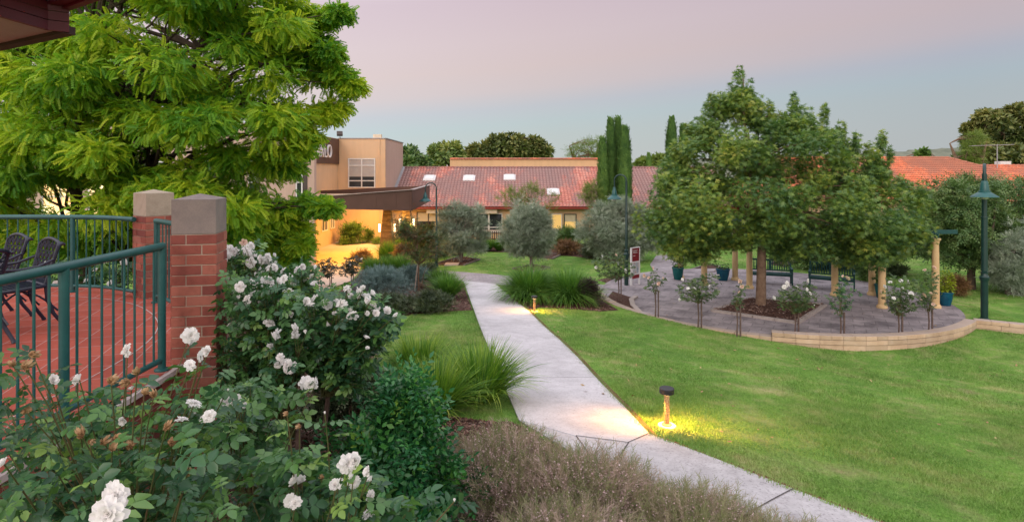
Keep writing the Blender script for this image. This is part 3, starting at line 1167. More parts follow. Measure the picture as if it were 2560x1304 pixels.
# porch roof: tapering brown fascia on stone piers
zb = 2.62
mb = MB()
V = [(-10.75, 32.46, zb), (-5.15, 30.8, zb), (-5.15, 30.8, 3.68), (-10.75, 32.46, 3.24)]
mb.add(V + [(x, y + .14, z) for x, y, z in V], [(0, 1, 2, 3), (7, 6, 5, 4), (0, 4, 5, 1), (3, 2, 6, 7), (0, 3, 7, 4), (1, 5, 6, 2)])
V = [(-5.13, 30.82, zb), (-5.55, 40.5, zb), (-5.55, 40.5, 3.72), (-5.13, 30.82, 3.682)]
mb.add(V + [(x - .14, y, z) for x, y, z in V], [(3, 2, 1, 0), (4, 5, 6, 7), (1, 5, 4, 0), (7, 6, 2, 3), (4, 7, 3, 0), (2, 6, 5, 1)])
mb.add([(-12.9, 40.4, zb), (-5.6, 40.4, zb), (-5.6, 40.4, 3.70), (-12.9, 40.4, 3.35), (-12.9, 40.5, zb), (-5.6, 40.5, zb), (-5.6, 40.5, 3.70), (-12.9, 40.5, 3.35)], [(0, 1, 2, 3), (7, 6, 5, 4), (3, 2, 6, 7)])
for x, y in ((-8.95, 31.925), (-7.1, 31.378), (-6.0, 31.05)):
    mb.box((x, y - .004, 3.1), (.012, .012, .9))
porch = part2('porch_fascia', mb, m_brown)
mb = MB()
mb.prism([(-10.7, 32.6), (-5.3, 31.0), (-5.7, 40.4), (-12.9, 40.4), (-12.9, 33), (-10.7, 33)], zb + .03, zb + .16)
mb.prism([(-10.7, 32.6), (-5.3, 31.0), (-5.7, 40.4), (-12.9, 40.4), (-12.9, 33), (-10.7, 33)], 3.05, 3.15)
part2('porch_soffit', mb, m_cream, porch)
m_cap = rough_mat('fascia_cap', [(.35, .30, .28), (.42, .37, .35)], 3, .4, .02)
mb = MB()
mb.bar((-10.76, 32.45, 3.265), (-5.14, 30.78, 3.705), .2, .03)
mb.bar((-5.12, 30.82, 3.705), (-5.54, 40.5, 3.745), .2, .03)
part2('porch_trim', mb, m_cap, porch)


def stone_mat():
    m, nt, b = mat('stack_stone')
    geo = nd(nt, 'ShaderNodeTexCoord').outputs['Object']
    c = ramp(nt, attr(nt), [(0, (.07, .045, .035)), (.4, (.15, .10, .075)), (.8, (.22, .16, .12)), (1, (.30, .23, .18))])
    c = mixc(nt, .5, c, ramp(nt, noise(nt, 9, 4, .6, geo), [(.3, (.55, .5, .5)), (.7, (1.1, 1.1, 1.1))]), 'MULTIPLY')
    nt.links.new(c, b.inputs['Base Color'])
    b.inputs['Roughness'].default_value = .9
    return m


m_stone = stone_mat()
m_lamp = emit_mat('wall_lamp_glass', (1, .78, .45), 7)
for (x, y, lab) in ((-7.45, 35.9, 0), (-7.0, 40.0, 1)):
    mb = MB()
    g0 = gz(x, y) - .1
    H = zb - g0 - .25
    rows = 34
    for k in range(rows):
        t = k / rows
        w = (.92 - .50 * t) + .02 * (rng.random() - .5)
        z = g0 + H * t
        cut = rng.uniform(-.3, .3)
        for sd in (0, 1):
            wl = w * (.5 + cut * (1 if sd else -1))
            cx = x + (-w / 2 + wl / 2 if not sd else w / 2 - wl / 2)
            j = .02 * rng.random()
            mb.box((cx, y, z + H / rows / 2), (wl - .006, w + j, H / rows - .008), None, rng.random() * (.95 if lab else .5))  # front pier stones toned darker: its unlit face is put into the colour
    pier = part2('stone_pier', mb, m_stone)
    mb = MB()
    mb.box((x, y, zb - .12), (.22, .22, .34))
    part2('pier_cap', mb, m_brown, pier)
    for sx_ in (-1, 1):
        mb = MB()
        mb.tube([(x + sx_ * .46, y - .1, 1.05), (x + sx_ * .46, y - .1, 1.5)], .055, 10)
        part2('wall_lamp', mb, m_lamp, pier)

AMB = (1.0, .455, .042)


def point(name, loc, e, col=AMB, r=.08):
    l = bpy.data.lights.new(name, 'POINT')
    l.energy, l.color, l.shadow_soft_size = e, col, r
    o = bpy.data.objects.new(name, l)
    C.objects.link(o)
    o.location = loc
    return o


def area(name, loc, e, sx_, sy_, col=AMB, rot=(0, 0, 0)):
    l = bpy.data.lights.new(name, 'AREA')
    l.shape = 'RECTANGLE'
    l.energy, l.color, l.size, l.size_y = e, col, sx_, sy_
    o = bpy.data.objects.new(name, l)
    C.objects.link(o)
    o.location = loc
    o.rotation_euler = rot
    return o


for x, y in ((-10.6, 34.5), (-7.6, 33.6), (-10.4, 38.6), (-7.6, 38.4)):
    mb = MB()
    mb.lathe([(.16, 0), (.16, -.03), (.10, -.035)], (x, y, zb + .025), 14)
    part2('soffit_light', mb, emit_mat('soffit_lamp', (1, .7, .3), 8), porch)
    area('soffit_lamp', (x, y, zb - .03), 230, .3, .3)
area('soffit_lamp', (-10.6, 42.6, 2.6), 300, .8, .4)
for sx_ in (-1, 1):
    point('pier_lamp', (-7.0 + sx_ * .62, 39.5, 1.25), 70, (1, .66, .22), .06)
point('pier_lamp', (-6.7, 36.5, 1.25), 60, (1, .60, .16), .06)

# --- long tiled building
O3 = (3, 48, -.5)
BL1 = thing('tiled_roof_building', 'long single storey cream building with weathered red tile roof and skylights', 'building', O3)


def part3(name, mb, m, parent=None):
    return mb.build(name, m, parent or BL1, origin=O3)


EY, EZ, RY, RZ, X0, X1 = 45.5, 1.93, 52.0, 4.92, XB + .05, 17.5
mb = MB()
mb.box((4.0, 49.5, .70), (X1 - X0 - .2, 6.9, 2.5))
part3('wall', mb, m_cream)
ro = roof_obj('roof', [((X0, EY, EZ), (X1, EY, EZ), (X1, RY, RZ), (X0, RY, RZ))], m_roof, BL1)
ro.data.transform(Matrix.Translation(-Vector(O3)))
# back slope, plain tiles out of sight from the court
rb2 = roof_obj('back_roof', [((X1, 58.5, EZ), (X0, 58.5, EZ), (X0, RY + .02, RZ), (X1, RY + .02, RZ))], m_roof, BL1)
rb2.data.transform(Matrix.Translation(-Vector(O3)))
mb = MB()
k = int((X1 - X0) / .4)
for i in range(k):
    x = X0 + (i + .5) * (X1 - X0) / k
    mb.tube([(x - .2, RY, RZ + .06), (x + .19, RY, RZ + .075)], [.10, .115], 8)
part3('ridge_tiles', mb, m_roof, ro)
mb = MB()
mb.box(((X0 + X1) / 2, EY - .02, EZ - .05), (X1 - X0, .14, .16))
part3('gutter', mb, m_gutter, ro)
mb = MB()
mb.box(((X0 + X1) / 2, EY + .33, EZ - .14), (X1 - X0 - .05, .5, .04))
part3('soffit', mb, m_dkframe, ro)
mb = MB()
mb.bar((X0 + .06, EY + .3, EZ + .26), (X0 + .06, RY, RZ + .14), .26, .05)
part3('flashing', mb, m_grey, ro)
m_sky = rough_mat('skylight_dome', [(.66, .68, .70), (.80, .80, .80)], 4, .4, .02)
for (px, py, w) in ((1074, 447, 32), (1173, 447, 30), (1274, 445, 29), (1383, 481, 32)):
    d_ = 0
    for t in np.linspace(0, 1, 400):      # where the view line meets the slope
        p = P(px, py, EY + t * (RY - EY))
        if p.z <= EZ + t * (RZ - EZ) + .05:
            d_ = t
            break
    t = d_
    c = P(px, py, EY + t * (RY - EY))
    sl_ = Vector((0, RY - EY, RZ - EZ)).normalized()
    nn = Vector((0, -sl_.z, sl_.y))
    M = Matrix((Vector((1, 0, 0)), sl_, nn)).transposed()
    mb = MB()
    mb.box(Vector((c.x, EY + t * (RY - EY), EZ + t * (RZ - EZ))) + nn * .10, (.98, .98, .12), M)
    mb.box(Vector((c.x, EY + t * (RY - EY), EZ + t * (RZ - EZ))) + nn * .21, (.90, .90, .10), M, taper=.75)
    part3('skylight', mb, m_sky, ro)
# windows along the front
wy = 46.04
m_litw = emit_mat('lit_window', (1, .60, .16), .55, (.5, .35, .15))
for (p0, p1, za, zc, cols, rows, bl, gl, fr) in ((1042, 1100, .1, 1.55, [.5], [], m_blindw, None, m_dkframe), (1122, 1172, .1, 1.5, [.5], [], m_blind, None, m_white), (1188, 1222, .1, 1.45, [], [.2], None, None, m_white),
                                             (1222, 1256, .1, 1.45, [], [.2], None, None, m_white), (1300, 1345, .1, 1.45, [.5], [], None, None, m_white), (1378, 1405, .2, 1.4, [], [], None, m_litw, m_white), (1410, 1441, .2, 1.4, [], [], m_blindw, m_litw, m_dgreen),
                                             (1500, 1560, .1, 1.4, [.5], [], m_blind, None, m_white), (1620, 1680, .1, 1.4, [.5], [], m_blind, None, m_white)):
    xa, xb = (p0 - CX) * wy / F, (p1 - CX) * wy / F
    reorigin(window(BL1, (xa, wy), (xb, wy), za, zc, (0, -1), cols, rows, frame=fr, blind=bl, blind_h=.5, glass=gl), O3)
mb = MB()
mb.box(((1185 - CX) * wy / F, wy - .06, .02), (4.7, .12, .09))
part3('window_sill', mb, m_white)
for px in (1082, 1228, 1000):
    if px < 1020:
        continue
    mb = MB()
    x = (px - CX) * 45.8 / F
    mb.box((x, 45.80, 1.60), (.92, .30, .30))
    for k in range(3):
        mb.box((x, 45.645, 1.52 + k * .08), (.8, .012, .02))
    part3('air_conditioner', mb, m_ac)
# parapet block behind the ridge
O4 = (0, 53.5, 4)
PB = thing('parapet_block', 'plain cream upper storey block with tiled coping rising behind the red roof', 'building', O4)
mb = MB()
xa, xb = (1125 - CX) * 53 / F, (1512 - CX) * 53 / F
mb.box(((xa + xb) / 2, 55.6, 2.6), (xb - xa, 5.2, 6.3))
mb.build('wall', m_cream2, PB, origin=O4)
mb = MB()
k = int((xb - xa) / .42)
for i in range(k):
    x = xa + (i + .5) * (xb - xa) / k
    mb.box((x, 53.1, 5.80), (.41, .5, .07), Euler((R(8), 0, R(rng.uniform(-2, 2)))).to_matrix(), rng.random() * .3)
mb.build('coping', m_roof2, PB, origin=O4)
mb = MB()
mb.tube([(xa - .25, 53, 4.9), (xa - .25, 53, 5.25)], .04, 6)
mb.build('vent_pipe', m_white, PB, origin=O4)

# --- wings to the right
O5 = (28, 46, 0)
BR = thing('orange_roof_building', 'low building with bright orange hipped tile roof behind the trees at right', 'building', O5)


def part5(name, mb, m, parent=None):
    return mb.build(name, m, parent or BR, origin=O5)


mb = MB()
mb.box((28.5, 46.5, 1.1), (20, 12, 3.4))
part5('wall', mb, m_cream)
za = 5.62
ro = roof_obj('roof', [((16.5, 39.6, 2.6), (39.8, 39.6, 2.6), (33.45, 46, za), (20.5, 46, za)), ((39.8, 39.6, 2.6), (39.8, 53, 2.6), (33.46, 46.2, za), (33.45, 46, za)),
                       ((39.8, 53, 2.6), (16.5, 53, 2.6), (20.5, 46.02, za), (33.45, 46.02, za)), ((16.5, 53, 2.6), (16.5, 39.6, 2.6), (20.5, 46, za), (20.5, 46.02, za))], m_roof2, BR)
ro.data.transform(Matrix.Translation(-Vector(O5)))
mb = MB()
for a_, b_ in (((20.5, 46, za + .07), (33.45, 46, za + .07)), ((33.45, 46, za + .07), (39.8, 39.6, 2.67)), ((20.5, 46, za + .07), (16.5, 39.6, 2.67))):
    a_, b_ = Vector(a_), Vector(b_)
    k = int((b_ - a_).length / .4)
    for i in range(k):
        mb.tube([a_.lerp(b_, i / k), a_.lerp(b_, (i + .96) / k)], [.10, .12], 7, rnd=.1)
part5('ridge_tiles', mb, m_roof2, ro)
O6 = (42, 48, 0)
BR2 = thing('orange_roof_building', 'lower orange tiled wing with a plain ridge and aerial at the right edge', 'building', O6)
mb = MB()
mb.box((44, 47.2, 1.0), (18, 10, 3.0))
mb.build('wall', m_cream, BR2, origin=O6)
zr = 5.02
ro = roof_obj('roof', [((33.6, 39.9, 2.2), (56, 39.9, 2.2), (56, 47, zr), (33.6, 47, zr)), ((56, 54, 2.2), (33.6, 54, 2.2), (33.6, 47.02, zr), (56, 47.02, zr))], m_roof2, BR2)
ro.data.transform(Matrix.Translation(-Vector(O6)))
mb = MB()
for i in range(54):
    mb.tube([(33.6 + i * .41, 47, zr + .07), (33.6 + i * .41 + .395, 47, zr + .085)], [.10, .115], 7, rnd=.1)
mb.build('ridge_tiles', m_roof2, ro, origin=O6)
mb = MB()
x = (2507 - CX) * 47.6 / F
mb.box((x, 47.6, zr + .22), (.85, .6, .42))
mb.build('roof_vent', m_white, BR2, origin=O6)
x = (2493 - CX) * 46.5 / F
AN = thing('tv_aerial', 'thin television aerial on a mast above the orange roof', 'aerial', (x, 46.5, 4.2))
mb = MB()
mb.tube([(0, 0, 0), (0, 0, 2.55)], .035, 6)
mb.build('mast', m_grey, AN)
mb = MB()
mb.tube([(-1.95, 0, 2.42), (1.25, 0, 2.52)], .03, 6)
for i in range(13):
    u = -1.85 + i * .245
    mb.tube([(u, -.45 + i * .012, 2.42 + (u + 1.95) * .031), (u, .45 - i * .012, 2.42 + (u + 1.95) * .031)], .013, 5)
mb.build('antenna', m_grey, AN)
# ------------------------------------------------------------------ terrace, brickwork, railings, chairs, eaves
DZ = 3.0
m_brick, nt, b = mat('red_brick')
c = ramp(nt, attr(nt), [(0, (.17, .05, .042)), (.22, (.24, .068, .052)), (.55, (.32, .095, .066)), (.85, (.38, .135, .095)), (1, (.26, .11, .088))])
oc = nd(nt, 'ShaderNodeTexCoord').outputs['Object']
c = mixc(nt, .55, c, ramp(nt, noise(nt, 14, 5, .65, oc), [(.3, (.55, .5, .5)), (.5, (.95, .95, .95)), (.75, (1.2, 1.15, 1.15))]), 'MULTIPLY')
c = mixc(nt, ramp(nt, noise(nt, 3, 4, .6, oc), [(.6, (0, 0, 0)), (.8, (.25, .25, .25))]), c, (.42, .30, .27))
nt.links.new(c, b.inputs['Base Color'])
b.inputs['Roughness'].default_value = .8
bump(nt, b, noise(nt, 70, 4, .6, oc), .4, .006)
m_mortar = rough_mat('mortar', [(.42, .33, .25), (.52, .43, .34)], 12, .95, .4, 120)
m_cap1 = rough_mat('pillar_cap_render', [(.19, .16, .15), (.25, .21, .195), (.28, .235, .21)], 4, .85, .15, 90)
m_cap2 = rough_mat('pillar_cap_weathered', [(.36, .30, .22), (.44, .37, .29), (.30, .25, .19)], 3, .85, .15, 90)


def brick_faces(mb, w, d, z0, n, ch=.086, seed=0):
    """courses of bricks round a rectangular pier (local)"""
    rr = random.Random(seed)
    L, H, j = .232, .076, .010
    for k in range(n):
        z = z0 + k * ch + ch / 2
        for side in range(4):
            W_ = w if side % 2 == 0 else d
            D_ = d if side % 2 == 0 else w
            cuts = [(-W_ / 2, -W_ / 2 + L), (-W_ / 2 + L + j, W_ / 2)] if (k + side) % 2 == 0 else [(-W_ / 2, W_ / 2 - L - j), (W_ / 2 - L, W_ / 2)]
            for a, c_ in cuts:
                a2, c2 = a + .0015, c_ - .0015
                a_ = side * PI / 2
                x, y = (a2 + c2) / 2, -D_ / 2 + .055 - .0025 * rr.random()
                M = Matrix.Rotation(a_, 3, 'Z')
                p = M @ Vector((x, y, z + rr.uniform(-.001, .001)))
                mb.box(p, (c2 - a2, .11 + .002 * side, H + .001 * side), M, rr.random())


def pillar(loc, rz, label, capm, seed, n=14, h_cap=.29):
    t = thing('brick_pillar', label, 'pillar', loc, rz, 'brick pillars of the terrace')
    w = .35
    zt = loc[2]
    mb = MB()
    brick_faces(mb, w, w, 0, n, seed=seed)
    s = mb.build('brick_shaft', m_brick, t, bevel=.003)
    mb = MB()
    mb.box((0, 0, n * .086 / 2), (w - .012, w - .012, n * .086))
    mb.build('mortar_core', m_mortar, s)
    mb = MB()
    top = n * .086
    mb.box((0, 0, top + h_cap / 2 + .002), (w - .004, w - .004, h_cap))
    h = w / 2 - .002
    z = top + h_cap + .002
    mb.add([(-h, -h, z), (h, -h, z), (h, h, z), (-h, h, z), (0, 0, z + .045)], [(0, 1, 4), (1, 2, 4), (2, 3, 4), (3, 0, 4)])
    mb.build('pillar_cap', capm, t, bevel=.004)
    return t


# near pillar: left front corner seen at px 427; far pillar: front corner at px 364
dn = 5.0
a = R(12)
cn = Vector(((427 - CX) * dn / F, dn, 0))
cn = cn + Vector((math.cos(a), math.sin(a), 0)) * .175 + Vector((-math.sin(a), math.cos(a), 0)) * .175
topz = CAMZ - (500 - CY) * dn / F
pillar((cn.x, cn.y, topz - .29 - 16 * .086), a, 'taller looking brick pillar at the front of the terrace with smooth grey cap', m_cap1, 3, 16, .29)
df = 7.55
a = R(-38)
cf = Vector(((364 - CX) * df / F, df, 0))
# front corner is the local (-,-) corner turned
cf = cf + Vector((math.cos(a + PI / 2), math.sin(a + PI / 2), 0)) * .175 - Vector((-1, 0, 0)) * 0
ux, uy = Vector((math.cos(R(55)), math.sin(R(55)), 0)), Vector((-math.sin(R(55)), math.cos(R(55)), 0))
cf = Vector(((364 - CX) * df / F, df, 0)) + ux * .175 + uy * .175
topz2 = CAMZ - (484 - CY) * df / F
pillar((cf.x, cf.y, topz2 - .29 - 13 * .086), R(55), 'smaller looking farther brick pillar with weathered sandy cap beside the rear railing', m_cap2, 8, 13, .29)

# terrace outline: straight right edge along x = -2.72, curving round behind the pillars, then off to the left
EDGE = [(-2.72, -.6), (-2.72, 1.0), (-2.72, 2.5), (-2.74, 4.0), (-2.76, 4.8), (-2.86, 5.6), (-3.15, 6.4), (-3.6, 7.05), (-4.2, 7.65), (-4.9, 8.05), (-5.8, 8.3), (-7, 8.4), (-9, 8.3), (-12, 7.6)]
OUT = EDGE + [(-12, -.6)]
sheet('terrace', OUT, DZ, m_terrace, .6, zf=lambda x, y: 0 * x)
m_edge = rough_mat('terrace_edge', [(.50, .42, .40), (.62, .54, .52)], 8, .8, .2)
mb = MB()
for p, q_ in zip(EDGE, EDGE[1:]):
    p, q_ = Vector((*p, DZ - .022)), Vector((*q_, DZ - .022))
    n = (q_ - p).cross(Vector((0, 0, 1))).normalized()
    mb.bar(p + n * .012, q_ + n * .012, .05, .04)
o = mb.build('terrace_edge', m_edge)
o['kind'] = 'structure'
# curved band of grout set in from the rim
m_grout = rough_mat('grout_line', [(.60, .47, .45), (.68, .55, .53)], 10, .85, .1)
ins = []
for i, p in enumerate(EDGE):
    q0, q1 = Vector(EDGE[max(i - 1, 0)]), Vector(EDGE[min(i + 1, len(EDGE) - 1)])
    t = (q1 - q0).normalized()
    ins.append(Vector((p[0] - t.y * .52, p[1] + t.x * .52)))
# smooth it
def smooth(pts, k=2):
    for _ in range(k):
        out = [pts[0]]
        for p, q_ in zip(pts, pts[1:]):
            out += [p.lerp(q_, .25), p.lerp(q_, .75)]
        pts = out + [pts[-1]]
    return pts


mb = MB()
sm = smooth(ins, 3)
V = []
for i, p in enumerate(sm):
    t = (sm[min(i + 1, len(sm) - 1)] - sm[max(i - 1, 0)]).normalized()
    V += [(p.x - t.y * .005, p.y + t.x * .005, DZ + .004), (p.x + t.y * .005, p.y - t.x * .005, DZ + .004)]
mb.add(V, [(2 * i, 2 * i + 1, 2 * i + 3, 2 * i + 2) for i in range(len(sm) - 1)])
o = mb.build('terrace_grout', m_grout)
o['kind'] = 'structure'
# brick retaining wall under the rim
mb = MB()
core = MB()
rr = random.Random(5)
for p, q_ in zip(EDGE[:-2], EDGE[1:-1]):
    p, q_ = Vector((*p, 0)), Vector((*q_, 0))
    L = (q_ - p).length
    t = (q_ - p) / L
    n = t.cross(Vector((0, 0, 1)))
    M = Matrix((t, -n, Vector((0, 0, 1)))).transposed()
    for k in range(23):
        z = DZ - .045 - (k + .5) * .086
        u = -(.12 if k % 2 else 0)
        while u < L:
            a_, b_ = max(u, 0), min(u + .23, L)
            if b_ - a_ > .02:
                cpt = p + t * ((a_ + b_) / 2) - n * (.045 + .0015 * rr.random())
                mb.box((cpt.x, cpt.y, z), (b_ - a_ - .002, .10, .076), M, rr.random())
            u += .24
    cpt = (p + q_) / 2 - n * .062
    core.box((cpt.x, cpt.y, DZ - 1.04), (L, .12, 1.98), M)
w_ = mb.build('terrace_wall', m_brick)
tag(w_, 'red brick retaining wall holding up the tiled terrace behind the roses', 'wall')
core.build('mortar_core', m_mortar, w_)


# ---------- railings
def rail(name, label, path, posts, step, top=1.0, bot=.085, rt=.031, rb=.022, rp=.03, rbal=.0085):
    """path: polyline in xy on the terrace; posts: distances along it"""
    pts = [Vector((*p, DZ)) for p in smooth([Vector(p) for p in path], 3)]
    cum = [0]
    for p, q_ in zip(pts, pts[1:]):
        cum.append(cum[-1] + (q_ - p).length)

    def along(s):
        for i in range(len(cum) - 1):
            if s <= cum[i + 1]:
                return pts[i].lerp(pts[i + 1], (s - cum[i]) / max(1e-6, cum[i + 1] - cum[i]))
        return pts[-1].copy()
    L = cum[-1]
    o = pts[0]
    t = thing(name, label, 'railing', o, 0, 'railings round the terrace')
    N = 40
    P_ = [along(L * i / N) - o for i in range(N + 1)]
    up = Vector((0, 0, 1))
    mb = MB()
    mb.tube([p + up * top for p in P_], rt, 14)
    mb.build('top_rail', m_green, t, True)
    mb = MB()
    mb.tube([p + up * bot for p in P_], rb, 12)
    mb.build('bottom_rail', m_green, t, True)
    for s in posts:
        p = along(s if s >= 0 else L + s) - o
        mb = MB()
        mb.tube([p, p + up * (top + .002)], rp, 14)
        mb.lathe([(rp * 1.9, 0), (rp * 1.9, .012), (rp * 1.2, .02)], p, 16)
        mb.build('post', m_green, t, True)
    n = int(L / step)
    ps = [s if s >= 0 else L + s for s in posts]
    for i in range(1, n):
        s = L * i / n
        if min((abs(s - q_) for q_ in ps), default=9) < .05:
            continue
        p = along(s) - o
        mb = MB()
        mb.tube([p + up * bot, p + up * (top - .01)], rbal, 8, False)
        mb.build('baluster', m_green, t, True)
    return t


xr = -2.83
rail('terrace_railing', 'near teal tube railing running up to the front brick pillar', [(xr, 4.86), (xr - .01, 4.0), (xr, 3.0), (xr, 2.0), (xr, .6)], [.01, 1.06, 2.3, 3.5], .118)
rail('terrace_railing', 'rear teal tube railing curving off to the left edge behind the chairs', [(-4.80, 7.62), (-5.4, 7.95), (-6.1, 8.05), (-7.2, 8.0), (-8.6, 7.85), (-11, 7.3)], [1.15, 2.8, 4.4], .135)
rail('terrace_railing', 'short section of teal tube railing between the two brick pillars', [(-4.38, 7.38), (-4.0, 7.05), (-3.45, 6.4), (-3.1, 5.7), (-2.98, 5.4)], [.02, 1.3], .11)

# ---------- chairs
m_chair = rough_mat('dark_blue_cast_metal', [(.008, .011, .030), (.014, .019, .046)], 8, .38, .1, 90, spec=.5)


def make_chair(label):
    """local frame: the chair faces -Y, the rear legs stand at y = .22"""
    t = thing('garden_chair', label, 'chair', (0, 0, 0), 0, 'cast metal garden chairs on the terrace')
    tilt = lambda z: .20 + (z - .42) * .26
    mb = MB()       # seat: dished rim with a lattice of bars
    rim = [(-.24, -.25, .425), (-.12, -.275, .415), (.0, -.285, .41), (.12, -.275, .415), (.24, -.25, .425), (.25, -.02, .43), (.235, .19, .44), (0, .21, .44), (-.235, .19, .44), (-.25, -.02, .43), (-.24, -.25, .425)]
    mb.tube([Vector(p) for p in rim], .018, 8, flat=1)
    for i in range(9):
        x = -.2 + i * .05
        mb.bar((x, -.26, .424), (x, .195, .436), .020, .012)
    for i in range(9):
        y = -.23 + i * .05
        mb.bar((-.235, y, .430), (.235, y, .430), .018, .011)
    mb.box((0, -.03, .426), (.44, .42, .006))
    mb.build('seat', m_chair, t, True)
    mb = MB()       # back: arched frame, cross bars and a zigzag lattice
    fr = []
    for sx_, z in ((-1, .42), (-1, .6), (-1, .76), (-1, .83)):
        fr.append((sx_ * (.19 + (z - .42) * .09), tilt(z), z))
    top = []
    for i in range(7):
        u = -1 + 2 * i / 6
        top.append((u * .20, tilt(.86) + .01, .86 + .035 * (1 - u * u)))
    fr2 = fr + top + [(-x, y, z) for x, y, z in fr[::-1]]
    mb.tube([Vector(p) for p in fr2], .019, 8)
    for sx_ in (-1, 1):  # scrolled shoulders
        mb.tube([(sx_ * .215, tilt(.83), .835), (sx_ * .222, tilt(.86) + .03, .855), (sx_ * .218, tilt(.85) + .055, .842)], [.021, .019, .012], 8)
    zs = [.50, .59, .68, .77, .86]
    for z in zs[:4]:
        hw = .19 + (z - .42) * .09
        mb.bar((-hw, tilt(z), z), (hw, tilt(z), z), .014, .014)
    for r_ in range(4):
        z0, z1 = zs[r_], zs[r_ + 1] + (.0 if r_ < 3 else .02)
        hw = .185 + (z0 - .42) * .09
        n = 9
        for i in range(n):
            x0 = -hw + 2 * hw * i / n
            x1 = -hw + 2 * hw * (i + 1) / n
            za, zc = (z0 + .006, z1 - .006) if i % 2 else (z1 - .006, z0 + .006)
            mb.bar((x0, tilt(za), za), (x1, tilt(zc), zc), .011, .012)
            mb.bar((x0, tilt((z0 + z1) / 2), (z0 + z1) / 2), (x1, tilt(zc), zc), .008, .010)
    mb.bar((-.185, tilt(.47), .47), (.185, tilt(.47), .47), .016, .05)
    mb.build('backrest', m_chair, t, True)
    for sx_ in (-1, 1):
        mb = MB()
        mb.tube([(sx_ * .235, tilt(.70) - .01, .70), (sx_ * .262, .12, .645), (sx_ * .27, -.05, .63), (sx_ * .268, -.20, .645), (sx_ * .26, -.27, .625), (sx_ * .262, -.275, .60)], [.013, .014, .016, .018, .02, .016], 8)
        mb.build('armrest', m_chair, t, True)
        mb = MB()       # front leg rising to the arm
        mb.tube([(sx_ * .262, -.255, .625), (sx_ * .245, -.245, .42), (sx_ * .25, -.26, .25), (sx_ * .265, -.30, .08), (sx_ * .275, -.325, .0)], [.014, .021, .019, .016, .019], 8)
        mb.build('leg', m_chair, t, True)
        mb = MB()       # rear leg sweeping back
        mb.tube([(sx_ * .215, .205, .45), (sx_ * .222, .215, .30), (sx_ * .235, .26, .15), (sx_ * .25, .335, .03), (sx_ * .252, .35, 0)], [.023, .021, .018, .017, .022], 8)
        mb.build('leg', m_chair, t, True)
        mb = MB()
        mb.tube(curve_pts((sx_ * .235, .30, .17), (sx_ * .20, -.02, .415), .05, 6), .010, 6)
        mb.tube(curve_pts((sx_ * .25, -.27, .17), (sx_ * .20, .02, .415), .05, 6), .010, 6)
        mb.build('brace', m_chair, t, True)
    return t


ch = make_chair('dark blue lattice garden chair seen whole, nearer of the pair beside the rear railing')
fac = math.atan2(-.55, .83)       # local -Y along (-.55, -.83)
# rear legs of the near chair at (-4.70, 6.2) and (-5.15, 6.5)
def seat_chair(t, rear, rz):
    M = Matrix.Rotation(rz, 3, 'Z')
    off = M @ Vector((0, .345, 0))
    t.location = (rear[0] - off.x, rear[1] - off.y, DZ + .004)
    t.rotation_euler = (0, 0, rz)


rz = R(-33)
seat_chair(ch, (-4.86, 6.36), rz)
c2 = copy_tree(ch)
c2['label'] = 'dark blue lattice garden chair farther back, half hidden behind the other chair'
seat_chair(c2, (-5.56, 6.80), R(-30))
c3 = copy_tree(ch)
c3['label'] = 'dark blue garden chair cut off by the left edge, only a leg and shoulder showing'
seat_chair(c3, (-4.70, 5.36), R(-100))

# ---------- eaves of the house at top left
m_fascia = rough_mat('maroon_fascia', [(.10, .007, .020), (.14, .011, .028)], 2, .5, .04, 40, spec=.5)
m_soff = rough_mat('eaves_lining', [(.34, .35, .39), (.42, .43, .47)], 3, .9, .05)
m_darkwood = rough_mat('dark_beam', [(.035, .012, .013), (.05, .018, .018)], 3, .6, .05)
ze = 5.6
E0, E1, E2, E3 = Vector((-3.36, 2.2, ze)), Vector((-3.235, 4.16, ze)), Vector((-3.125, 4.235, ze)), Vector((-6.4, 6.05, ze))
EV = thing('house_eaves', 'maroon fascia and pale soffit of the roof corner jutting in at top left', 'roof', (-4, 4, ze))


def parte(name, mb, m, parent=None):
    return mb.build(name, m, parent or EV, origin=(-4, 4, ze))


mb = MB()
mb.add([E0, E1, E2, E3, (-6.4, 2.2, ze)], [(0, 1, 2, 3, 4)])
V = [Vector(p) + Vector((0, 0, .02)) for p in (E0, E1, E2, E3, (-6.4, 2.2, ze))]
mb.add(V, [(4, 3, 2, 1, 0)])
parte('soffit', mb, m_soff)
for (p, q_) in ((E0, E1), (E1, E2)):
    n = (q_ - p).cross(Vector((0, 0, 1))).normalized()
    mb = MB()
    for k, (h0, h1, o_) in enumerate(((-.02, .05, .012), (.052, .115, .016), (.117, .18, .012), (.182, .26, .02))):
        z = Vector((0, 0, (h0 + h1) / 2))
        mb.bar(p + n * o_ + z, q_ + n * (o_ + .001) + z, .03, h1 - h0 - .003)
    parte('fascia', mb, m_fascia)
mb = MB()
d_ = (E3 - E2).normalized()
mb.bar(E2 + Vector((0, 0, -.0)) - d_ * .0, E3 + Vector((0, 0, 0)), .08, .055)
parte('edge_beam', mb, m_darkwood)
mb = MB()       # the upper roof edge beyond
U0, U1 = P(168, 36, 4.38), P(300, -6, 3.98)
zz = Vector((0, 0, .10))
for o_ in range(1):
    mb.bar(U0 + zz - Vector((.4, -.12, 0)), U1 + zz + Vector((.6, -.55, 0)), .12, .19)
mb.bar(U0 + Vector((-.45, .20, .01)), U1 + Vector((.6, -.50, .01)), .05, .05)
parte('upper_fascia', mb, m_fascia)
mb = MB()
mb.add([U0 + Vector((-.5, .1, .22)), U1 + Vector((.6, -.6, .22)), Vector((-3, .5, 6.3)), Vector((-8, .5, 7.2)), Vector((-8, 5, 6.2))], [(0, 1, 2, 3, 4)])
